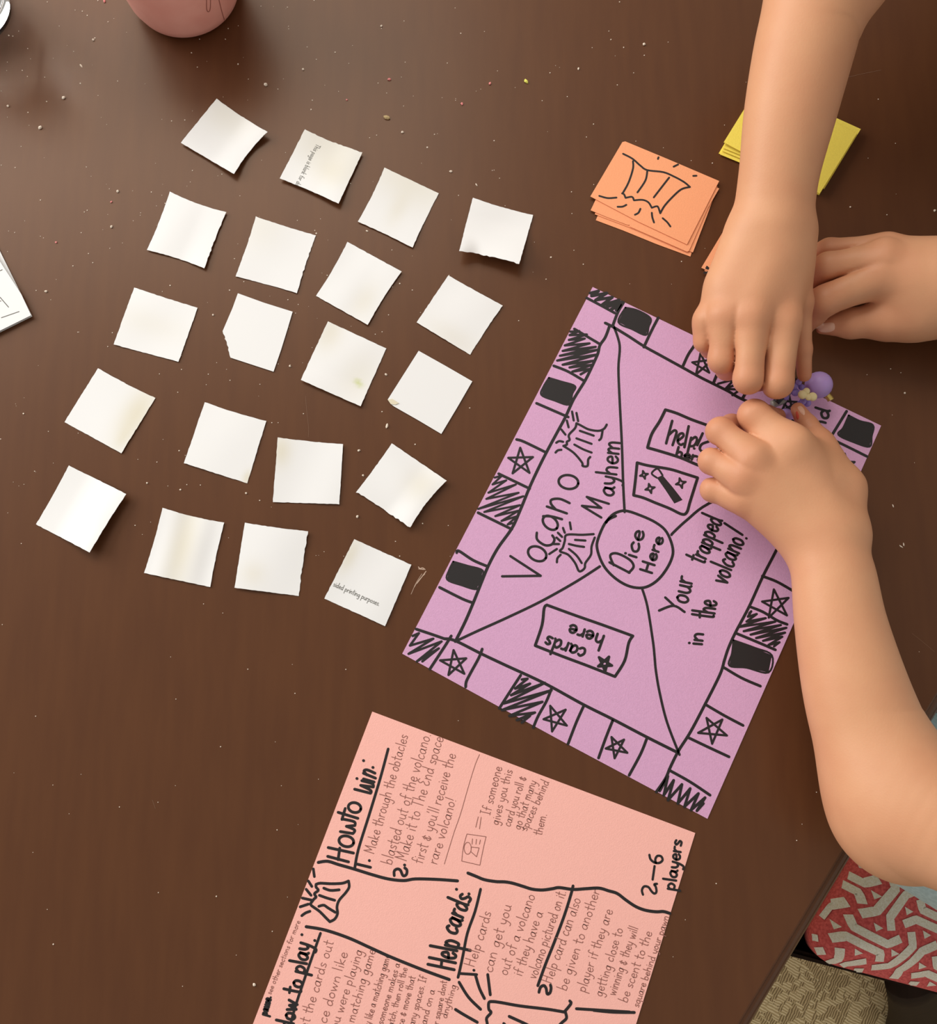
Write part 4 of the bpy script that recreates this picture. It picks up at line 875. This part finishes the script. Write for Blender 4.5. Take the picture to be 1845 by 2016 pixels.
def arm(chain, metas, fingers, h=0.00115, extra=(), flat=0.9, webs=(), creases=(), kf=0.006, nweb=4, elbow=6):
    """chain: forearm and upper arm joints; metas: (wrist joint, knuckle joint); fingers: lists of joints from the knuckle"""
    allj = [j for j in chain] + [j for m in metas for j in m] + [j for f in fingers for j in f] + [j for w in webs for j in w]
    lo = np.min([p - r for p, r in allj], 0) - .012; hi = np.max([p + r for p, r in allj], 0) + .012
    F_ = Field(lo, hi, h); B = F_.D
    U = F_.new()
    for part_, dst in ((chain[:elbow + 1], B), (chain[elbow:], U)):                      # forearm, upper arm
        smooth = catmull([np.append(p, r) for p, r in part_], 14)
        for a, b in zip(smooth, smooth[1:]): F_.cone(dst, a[:3], b[:3], a[3], b[3], 0, flat)
    hh = np.maximum(.03 - np.abs(B - U), 0) / .03; B[:] = np.minimum(B, U) - hh * hh * .03 * .25
    for a, b in metas: F_.cone(B, a[0], b[0], a[1], b[1], .012)
    for a, b in webs: F_.cone(B, a[0], b[0], a[1], b[1], .010)
    for f, g in zip(fingers, fingers[1:] if nweb is None else fingers[1:nweb]):          # skin between neighbouring fingers
        a = f[0][0] * .66 + f[1][0] * .34; b = g[0][0] * .66 + g[1][0] * .34; r = .62 * min(f[0][1], g[0][1])
        F_.cone(B, a - np.array([0, 0, r * .45]), b - np.array([0, 0, r * .45]), r, r, .006)
    H = F_.new()
    for f in fingers:
        G = F_.new()
        for a, b in zip(f, f[1:]): F_.cone(G, a[0], b[0], a[1], b[1], .0028)
        H = np.minimum(H, G) + 0.8 * np.maximum(0, 0.0024 - np.abs(H - G))                    # union with a fine cleft where two fingers meet
    hh = np.maximum(kf - np.abs(B - H), 0) / kf
    D = np.minimum(B, H) - hh * hh * kf * 0.25
    for a, b, r in creases: F_.cone(D, a, b, r, r, .0012, 1.0, 'sub')
    P, Q = F_.nets(D)
    P = relax(P, Q, 2, 0.3)
    # blush where skin is redder: knuckles and finger ends
    bl = np.zeros(len(P))
    for f in fingers:
        for i, (p, r) in enumerate(f):
            s = 0.011 if i < len(f) - 1 else 0.012
            bl = np.maximum(bl, (0.42 if i in (0, 1) else 0.6) * np.exp(-((P - p) ** 2).sum(1) / (s * s * 1.6)))
    return P, Q, bl
def merge(name, parts, m):
    V = np.concatenate([p[0] for p in parts]); off = 0; Qs = []; B = np.concatenate([p[2] for p in parts])
    for P, Q, _ in parts: Qs.append(Q + off); off += len(P)
    Q = np.concatenate(Qs)
    me = bpy.data.meshes.new(name); me.vertices.add(len(V)); me.vertices.foreach_set('co', V.astype(np.float32).ravel())
    me.loops.add(Q.size); me.loops.foreach_set('vertex_index', Q.astype(np.int32).ravel())
    me.polygons.add(len(Q)); me.polygons.foreach_set('loop_start', np.arange(0, Q.size, 4, dtype=np.int32))
    me.update(calc_edges=True); me.validate()
    o = link(name, me, m, None, True)
    if len(me.vertices) == len(B):
        at = me.attributes.new('blush', 'FLOAT', 'POINT'); at.data.foreach_set('value', B.astype(np.float32))
    return o
def skin_patch(o, name, pts, m, off=.00035, n=8, dome=0.0):
    """small plate moulded to the body surface (fingernail, mark): fan dropped along the line of sight"""
    bv = BVHTree.FromObject(o, bpy.context.evaluated_depsgraph_get())
    q = catmull(pts, 4, True); c = np.mean(q, 0); V, Fc = [], []
    rings = (0.0, .4, .75, 1.0)
    for k, s in enumerate(rings):
        for p in (q if k else [c]):
            x, y = c + (np.array(p) - c) * s
            h = bv.ray_cast(Vector(CAMPOS), Vector(ray(x, y)).normalized())
            if h[0] is None: return None
            V.append(np.array(h[0]) + np.array(h[1]) * (off if s < 1 else -.0001) + np.array(h[1]) * dome * (1 - s * s))
    k = len(q)
    for i in range(k): Fc.append((0, 1 + (i + 1) % k, 1 + i))
    for r in range(2):
        for i in range(k):
            a = 1 + r * k; Fc.append((a + i, a + (i + 1) % k, a + k + (i + 1) % k, a + k + i))
    import bmesh
    ob = mesh(name, V, Fc, m, o, True)
    bm = bmesh.new(); bm.from_mesh(ob.data); bmesh.ops.recalc_face_normals(bm, faces=bm.faces[:])
    if sum((f.normal.z for f in bm.faces)) < 0: bmesh.ops.reverse_faces(bm, faces=bm.faces[:])
    bm.to_mesh(ob.data); bm.free()
    return ob
def wj(p, r): return (np.array(p, float), r)

# --- first person: left arm resting over the board, right hand on the orange pack, light blue clothes
def torso(shL, shR, hip, head, fwd, h=0.006, elbows=(), knees=()):
    """clothed trunk, neck and head; returns skin parts, shirt, shorts, hair"""
    side = (shR - shL) / np.linalg.norm(shR - shL); up = np.array([0, 0, 1.0]); mid = (shL + shR) / 2
    lo = np.min([shL, shR, hip, head] + list(knees), 0) - .2; hi = np.max([shL, shR, hip, head] + list(knees), 0) + .2
    F_ = Field(lo, hi, h)
    S = F_.new()                                                  # shirt
    for s in (-1, 1):
        F_.cone(S, hip + side * s * .055, mid + side * s * .07 - up * .06, .088, .085, .04)
    F_.cone(S, shL * .93 + shR * .07, shR * .93 + shL * .07, .05, .05, .03)
    for a, b in elbows: F_.cone(S, a, a * .5 + b * .5, .055, .056, .03)   # short sleeves
    C = F_.new()                                                  # shorts
    for i, kn in enumerate(knees):
        hp = hip + side * (-.07 if i == 0 else .07) - up * .05
        F_.cone(C, hp, kn, .075, .064, .03)
    for s in (-1, 1): F_.cone(C, hip + side * s * .05 - up * .05, hip + side * s * .05, .088, .086, .03)
    B = F_.new()                                                  # neck and head
    F_.cone(B, mid, head - up * .06, .04, .036, .02)
    F_.ellipsoid(B, head, (side, fwd, np.cross(side, fwd)), (.068, .083, .10), .02)
    F_.cone(B, head + fwd * .082 - up * .012, head + fwd * .092 - up * .03, .008, .011, .008)      # nose
    F_.cone(B, head + fwd * .06 - up * .075, head + fwd * .066 - up * .085, .022, .018, .02)       # chin
    for s in (-1, 1):
        F_.cone(B, head + side * s * .068 + up * .005, head + side * s * .07 - up * .02, .013, .009, .006)  # ears
        F_.ellipsoid(B, head + side * s * .028 + fwd * .086 + up * .004, (side, fwd, up), (.014, .012, .01), .008, 'sub')
    F_.cone(B, head + side * -.016 + fwd * .088 - up * .05, head + side * .016 + fwd * .088 - up * .05, .004, .004, .004, 1, 'sub')
    Hh = F_.new()                                                 # hair: cap to the nape
    F_.ellipsoid(Hh, head - fwd * .012 + up * .016, (side, fwd, up), (.078, .086, .098), .01)
    F_.cone(Hh, head - fwd * .05, head - fwd * .055 - up * .12, .06, .045, .03)
    F_.ellipsoid(Hh, head + fwd * .075 - up * .05, (side, fwd, up), (.075, .06, .085), .02, 'sub')
    out = []
    for d in (B, S, C, Hh):
        P, Q = F_.nets(d); P = relax(P, Q, 3, .5) if len(P) else P; out.append((P, Q, np.zeros(len(P))))
    return out, (head, fwd, side, up)
def dress(person, parts, cols, eye):
    for (P, Q, b), (nm, m) in zip(parts, cols):
        o = merge(nm, [(P, Q, b)], m); o.parent = person
    head, fwd, side, up = eye
    em = bpy.data.materials.get('eye') or mat('eye', (.03, .018, .012), .2)
    for s in (-1, 1):
        e = lathe('eye', [(.0005, -.009), (.005, -.0075), (.0085, -.003), (.009, 0), (.0085, .003), (.005, .0075), (.0005, .009)], 16, em)
        e.location = Vector(head + side * s * .028 + fwd * .070 + up * .004); e.parent = person
M['blue_cloth'] = mat('pale_blue_cotton', srgb(190, 216, 222), .9); noisy(M['blue_cloth'], srgb(182, 208, 214), srgb(200, 224, 230), 300, 2, .4, bscale=900)
M['grey_cloth'] = mat('grey_cotton', srgb(120, 122, 128), .9); noisy(M['grey_cloth'], srgb(110, 112, 118), srgb(130, 132, 138), 300, 2, .4, bscale=900)
M['hair'] = mat('brown_hair', srgb(62, 40, 28), .5); noisy(M['hair'], srgb(50, 32, 22), srgb(78, 52, 36), 90, 3, .6, bscale=200)
UP = np.array([0, 0, 1.0])

def build_first():
    shL = TB(0.03, 0.205, 0.165); shR = TB(0.27, 0.205, 0.165)
    # left arm
    ch = [J(1622, 1064, 4.3, 72), J(1640, 1130, 4.5, 79), J(1655, 1230, 4.7, 87), J(1686, 1362, 5.0, 101), J(1723, 1472, 5.2, 111), J(1764, 1570, 5.4, 116), J(1778, 1592, 5.5, 116)]
    el = ch[-1]
    ch += [J(1898, 1652, 8.5, 104), wj(shL, .044)]
    iM, mM, rM, pM = J(1552, 884, 4.7, 43), J(1482, 903, 5.0, 32), J(1464, 941, 4.7, 29), J(1462, 984, 3.9, 26)
    metas = [(J(1648, 1040, 4.2, 44), iM), (J(1628, 1050, 4.4, 44), mM), (J(1607, 1060, 4.2, 42), rM), (J(1588, 1066, 3.8, 42), pM),
             (J(1663, 1050, 3.9, 42), J(1655, 962, 3.4, 40)), (J(1655, 962, 3.4, 40), J(1612, 874, 2.9, 27)), (J(1600, 1000, 3.6, 50), J(1530, 950, 3.4, 40))]
    fingers = [[iM, J(1485, 818, 4.3, 31), J(1508, 820, 2.5, 22), J(1530, 820, 1.6, 17)],
               [mM, J(1418, 849, 4.0, 27), J(1440, 838, 2.3, 22), J(1472, 834, 1.4, 17)],
               [rM, J(1402, 908, 3.6, 26), J(1422, 908, 2.0, 21), J(1450, 908, 1.2, 16)],
               [pM, J(1404, 964, 3.0, 24), J(1424, 966, 1.7, 19), J(1450, 965, 1.0, 15)],
               [J(1612, 874, 2.9, 26), J(1590, 838, 2.5, 20), J(1571, 806, 2.0, 14)]]
    webs = [(iM, J(1622, 900, 3.2, 24)), (J(1580, 920, 4.2, 40), J(1612, 940, 3.8, 44))]
    lft = arm(ch, metas, fingers, webs=webs)
    # right arm
    eR = TB(0.405, 0.085, 0.05)
    wr = J(1885, 566, 3.9, 82)
    ch = [J(1862, 566, 3.8, 80), wr, wj(wr[0] * .45 + eR * .55, .031), wj(eR, .035), wj(eR * .5 + shR * .5, .039), wj(shR, .044)]
    iM, mM, rM = J(1728, 546, 4.2, 37), J(1738, 512, 4.5, 36), J(1745, 494, 4.0, 31)
    metas = [(J(1865, 585, 3.7, 62), iM), (J(1865, 560, 3.9, 65), mM), (J(1865, 545, 3.6, 62), rM), (J(1865, 600, 3.3, 58), J(1792, 618, 3.0, 48)), (J(1792, 618, 3.0, 48), J(1745, 632, 2.7, 35)), (J(1790, 560, 3.8, 55), J(1850, 560, 3.8, 70))]
    fingers = [[iM, J(1624, 592, 3.5, 30), J(1603, 622, 2.2, 22), J(1588, 642, 1.5, 17)],
               [mM, J(1630, 524, 3.7, 27), J(1592, 545, 2.4, 23), J(1570, 565, 1.5, 18)],
               [rM, J(1632, 494, 3.2, 24), J(1592, 510, 2.1, 21), J(1565, 530, 1.4, 17)],
               [J(1745, 630, 2.7, 36), J(1676, 637, 2.2, 29), J(1621, 640, 1.7, 18)]]
    rgt = arm(ch, metas, fingers, nweb=3, elbow=3)
    parts, eye = torso(shL, shR, TB(.165, .27, -.115), TB(.14, .13, .40), np.array(-O_ * .86 - UP * .5), elbows=((shL, el[0]), (shR, eR)), knees=(TB(.066, -.06, -.185), TB(.25, -.06, -.185)))
    body = merge('person', [lft, rgt, parts[0]], M['skin'])
    tag(body, 'person in light blue seated on the red patterned chair, hands over board and cards', 'person')
    # sleeves over the upper arms
    F_ = Field(np.minimum(shL, shR) - .2, np.maximum(shL, shR) + .2, .005)
    dress(body, parts[1:], (('shirt', M['blue_cloth']), ('shorts', M['blue_cloth']), ('hair', M['hair'])), eye)
    bpy.context.view_layer.update()
    skin_patch(body, 'fingernail', cG([(975, 975), (1000, 945), (1060, 930), (1108, 935), (1110, 985), (1060, 1005), (1000, 1000)]), M['nail'])
    skin_patch(body, 'fingernail', cG2([(840, 372), (868, 362), (895, 395), (890, 430), (862, 410)]), M['nail'])
    M['scratch'] = mat('red_mark', srgb(205, 84, 62), .6)
    skin_patch(body, 'red_mark', cG2([(828, 405), (842, 400), (855, 440), (842, 465), (830, 440)]), M['scratch'], .0002)
    return body
first = build_first()

# --- second person: right arm reaching in from the end of the table
def build_second():
    el = J(1652, -95, 10.5, 104)
    sh = el[0] + E_ * .17 + O_ * .03 + UP * .14
    ch = [J(1519, 445, 6.3, 75), J(1526, 395, 6.6, 76), J(1536, 328, 7.2, 78), J(1557, 215, 8.2, 89), J(1586, 85, 9.3, 97), J(1610, 0, 10.0, 98), el, wj(el[0] * .5 + sh * .5, .042), wj(sh, .046)]
    iM, mM, rM, pM = J(1543, 634, 5.8, 32), J(1480, 626, 6.2, 31), J(1427, 622, 5.7, 28), J(1391, 630, 4.8, 23)
    metas = [(J(1556, 455, 6.0, 38), iM), (J(1530, 450, 6.3, 40), mM), (J(1507, 450, 6.2, 40), rM), (J(1482, 452, 5.9, 38), pM),
             (J(1560, 470, 5.6, 36), J(1572, 590, 4.8, 26)), (J(1520, 520, 5.6, 60), J(1480, 590, 5.4, 50)), (J(1430, 560, 5.4, 34), J(1475, 470, 5.8, 38))]
    fingers = [[iM, J(1531, 754, 5.4, 30), J(1530, 758, 3.7, 24), J(1542, 760, 2.4, 19)],
               [mM, J(1474, 746, 5.5, 29), J(1480, 748, 3.8, 24), J(1496, 752, 2.6, 19)],
               [rM, J(1422, 708, 4.9, 27), J(1432, 726, 3.2, 22), J(1450, 730, 2.1, 18)],
               [pM, J(1388, 672, 4.3, 21), J(1398, 688, 2.9, 17), J(1414, 694, 1.9, 15)],
               [J(1574, 600, 4.7, 24), J(1581, 688, 3.4, 17), J(1584, 738, 2.6, 14)]]
    ar = arm(ch, metas, fingers, kf=.006)
    shL = sh + O_ * .27 + E_ * .0
    c = (sh + shL) / 2; hp = c + E_ * (TE1 + .22 - (c - T0) @ E_) - UP * .36            # stands clear of the table end
    parts, eye = torso(shL, sh, hp, c - E_ * .05 + UP * .22, np.array(-E_ * .86 - UP * .5), elbows=((sh, el[0]), (shL, shL - UP * .2 + O_ * .06)), knees=(hp + O_ * .08 - UP * .34, hp - O_ * .08 - UP * .34))
    body = merge('person', [ar, parts[0]], M['skin'])
    tag(body, 'person reaching one bare arm in past the yellow and orange cards', 'person')
    dress(body, parts[1:], (('shirt', M['grey_cloth']), ('shorts', M['grey_cloth']), ('hair', M['hair'])), eye)
    return body
second = build_second()

# ------------------------------------------------------------------ beaded trinket between the fingers
def ball(name, px, py, zcm, rpx, m, parent, sq=(1, 1, 1)):
    p, r = J(px, py, zcm, rpx)
    o = lathe(name, [(max(r * math.sin(a), 1e-5) * sq[0], -r * math.cos(a) * sq[2]) for a in np.linspace(.02, math.pi - .02, 14)], 24, m)
    o.location = tuple(map(float, p)); adopt(o, parent); return o
def tube(name, pts, r, m, parent, n=10):
    P = catmull(pts, 6); V, Fc = [], []
    for i, p in enumerate(P):
        t = P[min(i + 1, len(P) - 1)] - P[max(i - 1, 0)]; t = t / np.linalg.norm(t)
        a = np.cross(t, UP if abs(t[2]) < .9 else np.array([1.0, 0, 0])); a /= np.linalg.norm(a); b = np.cross(t, a)
        for k in range(n): w = 2 * math.pi * k / n; V.append(p + (a * math.cos(w) + b * math.sin(w)) * r)
    for i in range(len(P) - 1):
        for k in range(n): Fc.append((i * n + k, i * n + (k + 1) % n, (i + 1) * n + (k + 1) % n, (i + 1) * n + k))
    Fc += [tuple(range(n))[::-1], tuple((len(P) - 1) * n + k for k in range(n))]
    return adopt(mesh(name, V, Fc, m, None, True), parent)
def build_trinket():
    lav = mat('lavender_bead', srgb(176, 150, 214), .45); lav.node_tree.nodes['Principled BSDF'].inputs['Subsurface Weight'].default_value = .2
    vio = mat('violet_bead', srgb(150, 128, 205), .35); crm = mat('cream_clay', srgb(222, 208, 158), .6); gold = mat('gold_bead', srgb(214, 190, 110), .25, Metallic=.7); blk = mat('black_cord', (.012, .011, .012), .4); clr = mat('grey_strap', srgb(150, 150, 140), .3)
    root = empty('beaded_trinket', W(1600, 765, 0)); tag(root, 'small beaded trinket with lavender ball and cream bow held between fingertips', 'trinket')
    ball('lavender_ball', 1612, 758, 1.4, 26.5, lav, root)
    for x, y, z, r in ((1563, 760, 1.6, 8), (1572, 752, 1.8, 7), (1566, 772, 1.4, 8), (1578, 762, 1.5, 6), (1556, 769, 1.3, 6), (1581, 790, 1.4, 7), (1590, 794, 1.2, 7), (1574, 794, 1.0, 5), (1548, 782, 1.2, 6)):
        ball('bead', x, y, z, r, vio, root)
    ball('bead', 1547, 818, .7, 14, lav, root)
    for x, y, r in ((1580, 777, 9), (1600, 781, 9), (1588, 770, 7), (1592, 782, 7)):
        ball('bow', x, y, 2.2, r, crm, root, (1, 1, .6))
    tube('gold_bead', [W(1629, 778, .012), W(1633, 783, .012), W(1636, 788, .012)], .0022, gold, root)
    tube('cord', [W(1562, 742, .018), W(1556, 756, .016), W(1545, 772, .012), W(1528, 792, .01)], .0024, blk, root)
    tube('strap', [W(1570, 752, .010), W(1552, 770, .009), W(1540, 788, .008), W(1520, 796, .008)], .0026, clr, root)
build_trinket()

# ------------------------------------------------------------------ crumbs
def crumb(name, px, py, rx, ry, ang, m, seed):
    r = random.Random(seed); p = W(px, py, 0); s = rad(1, px, py, 0); V, Fc = [], []
    n = 7; rings = ((.7, 0), (1.0, .45), (.72, .95), (.25, 1.2))
    hz = min(rx, ry) * s
    for f, h in rings:
        for k in range(n):
            a = 2 * math.pi * k / n; q = f * r.uniform(.75, 1.15); x, y = rx * s * q * math.cos(a), ry * s * q * math.sin(a)
            V.append((x * math.cos(ang) - y * math.sin(ang), x * math.sin(ang) + y * math.cos(ang), hz * h))
    for i in range(3):
        for k in range(n): Fc.append((i * n + k, i * n + (k + 1) % n, (i + 1) * n + (k + 1) % n, (i + 1) * n + k))
    Fc += [tuple(range(n))[::-1], tuple(3 * n + k for k in range(n))]
    o = mesh(name, V, Fc, m); o.location = (float(p[0]), float(p[1]), TOP); return o
M['c_white'] = mat('crumb_white', srgb(232, 220, 204), .8); M['c_pink'] = mat('crumb_pink', srgb(240, 150, 150), .8); M['c_yel'] = mat('crumb_yellow', srgb(232, 232, 110), .8); M['c_tan'] = mat('crumb_tan', srgb(190, 168, 124), .85)
short = ['the square facing the pink cup', 'the This page is blank square', 'the square beside the curled square', 'the curled-edge square', 'the square past the cup-side one', 'the square above the torn-corner one', 'the square above the green-smudged one', 'the square past the curled one', 'the square beside the torn-corner one', 'the torn-corner square', 'the green-smudged square', 'the folded-corner square', 'the yellow-stained square', 'the tan-cornered square', 'the pale-cornered square', 'the crinkled square', 'the raised-side square', 'the banded square', 'the crumpled square', 'the sided printing purposes square']
marks = [(np.mean(q[0] if q[0] else (torn if i == 9 else f12), 0), n_) for i, (q, n_) in enumerate(zip(SQ, short))] + [((369, 0), 'the pink cup'), ((0, 30), 'the drinking glass'), ((10, 590), 'the folded handout'), ((1290, 390), 'the volcano card stack'), ((1550, 270), 'the yellow cards'), ((620, 1900), 'the pink rule sheet'), ((1720, 570), 'the hand on the orange pack'), ((1700, 1050), 'the wrist over the board'), ((1620, 790), 'the beaded trinket')]
def nearest(x, y): return min(marks, key=lambda m: math.hypot(m[0][0] - x, m[0][1] - y))[1]
tag(crumb('crumb', 1036, 161, 5.5, 3.6, -.9, M['c_yel'], 1), 'single bright yellow crumb on the bare table', 'crumb')
tag(crumb('crumb', 761.6, 232.5, 8, 4.2, -.3, M['c_tan'], 2), 'largest tan crumb, lying alone between the pink cup and paper squares', 'crumb')
for i, (x, y, a) in enumerate(((766.5, 157, 3.6), (964.6, 165, 3.4), (909.6, 205, 3.2), (683, 197, 2.3), (219.5, 398, 2.4), (206, 3, 3.2), (111, 477.5, 2.4))):
    tag(crumb('crumb', x, y, a, a * .8, i, M['c_pink'], 20 + i), 'pink crumb lying closest to ' + nearest(x, y), 'crumb', 'pink crumbs')
for i, (x, y, a, b) in enumerate(((126, 193, 3.8, 3.4), (80, 252, 4.4, 3.4), (523.5, 167.5, 4, 4), (160, 130, 4.6, 1.8), (184, 79, 2.6, 2.4), (16, 209, 2.4, 2.6), (751, 52, 2.8, 2.4), (597, 137, 2.6, 2.4), (792.5, 261, 3, 2.6), (888, 338, 3.6, 2.2), (1268, 88, 3.2, 3), (232, 377, 3.4, 2.6), (220, 447, 2.6, 2.6), (760, 737.6, 3, 2.4), (707, 887, 2.8, 2.4), (704, 1017, 3.2, 2.6), (715, 936, 2.4, 2.2), (571, 721, 2.6, 2.4), (91, 574, 3.2, 2.4), (220, 446, 2.4, 2.2), (1139, 136, 3.2, 2), (938, 364, 3.8, 1.5), (723, 455, 2.8, 1.6), (1674, 408, 1.8, 1.8), (1781, 774, 2.2, 2.2), (1758, 996, 3.4, 1.4), (1774, 1076, 4.6, 1.4), (1779, 1072, 1.4, 4), (1840, 415, 2.8, 2.4), (501, 1938, 3.6, 3.2), (420, 620, 2, 2), (485, 971, 2.4, 2), (290, 951, 2.2, 2))):
    tag(crumb('crumb', x, y, a, b, i * .7, M['c_white'], 50 + i), 'off-white crumb lying closest to ' + nearest(x, y), 'crumb', 'larger off-white crumbs')
tag(crumb('paper_flake', 762, 839, 2.6, 5.4, -.2, M['c_white'], 99), 'thin pale flake between the folded-corner square and the crinkled square', 'flake')
def dust():
    r = random.Random(11); V, Fc = [], []
    blocks = [s for s in (q[0] for q in SQ) if s] + [torn, f12, [(1167, 565), (1735, 838), (1393, 1612), (792, 1287)], [(733, 1401), (1369, 1640), (1252, 2016), (498, 2016)], cO([(420, 130), (1430, 560), (1125, 1310), (110, 850)]), [(1400, 300), (1480, 160), (1700, 260), (1620, 390)], [(1370, 530), (1440, 410), (1640, 500), (1570, 625)], [(-50, 380), (65, 622), (-50, 690)]]
    def hit(x, y):
        for b in blocks:
            c = False; j = len(b) - 1
            for i in range(len(b)):
                if (b[i][1] > y) != (b[j][1] > y) and x < (b[j][0] - b[i][0]) * (y - b[i][1]) / (b[j][1] - b[i][1]) + b[i][0]: c = not c
                j = i
            if c: return True
        return False
    k = 0
    while k < 430:
        x, y = r.uniform(-60, 1900), r.uniform(-60, 2080)
        if (x - 1500) * .864 + (y - 1940) * .503 > -20: continue
        if r.random() > (1.0 if y < 650 and x < 1250 else (.55 if y < 1100 else .22)) or hit(x, y): continue
        if r.random() > (1.0 if x < 700 else .55): continue
        k += 1; p = W(x, y, 0); s = rad(1, x, y, 0); a = r.uniform(.45, 1.25) * (1.5 if r.random() < .12 else 1); b = len(V); n = 5; q = r.uniform(0, 6.28)
        for f, h in ((1, 0), (.8, .7)):
            for i in range(n): w = 2 * math.pi * i / n + q; V.append(p + np.array([a * s * f * math.cos(w) * r.uniform(.8, 1.4), a * s * f * math.sin(w), a * s * h]))
        for i in range(n): Fc.append((b + i, b + (i + 1) % n, b + n + (i + 1) % n, b + n + i))
        Fc.append(tuple(b + n + i for i in range(n)))
    tag(mesh('crumb_dust', V, Fc, M['c_white']), 'fine pale crumb dust scattered over the dark table top', 'crumbs', kind='stuff')
dust()
# scratches in the table finish
M['scuff'] = mat('scuffed_finish', srgb(196, 170, 150), .7)
sc = ink('scuff_mark', [kp(s) for s in ([(1635, 530), (1660, 555), (1700, 545), (1740, 570)], [(1640, 560), (1720, 570)], [(1755, 600), (1680, 700), (1610, 790)])], 1.6, 0, M['scuff'], None); adopt(sc, table)
sc = ink('scuff_mark', [kp(s) for s in ([(1690, 640), (1600, 780), (1550, 890), (1520, 960)], [(1740, 640), (1640, 740), (1570, 850)])], 0.8, 0, M['scuff'], None); adopt(sc, table)
sc = ink('scuff_mark', [k4(s) for s in ([(577, 470), (585, 570), (597, 680), (595, 740)],)] + [[(1665, 153), (1700, 145), (1735, 138)], [(1796, 1247), (1815, 1262), (1840, 1283)], [(300, 1575), (306, 1592)]], 0.7, 0, M['edge_ink'], None); adopt(sc, table)
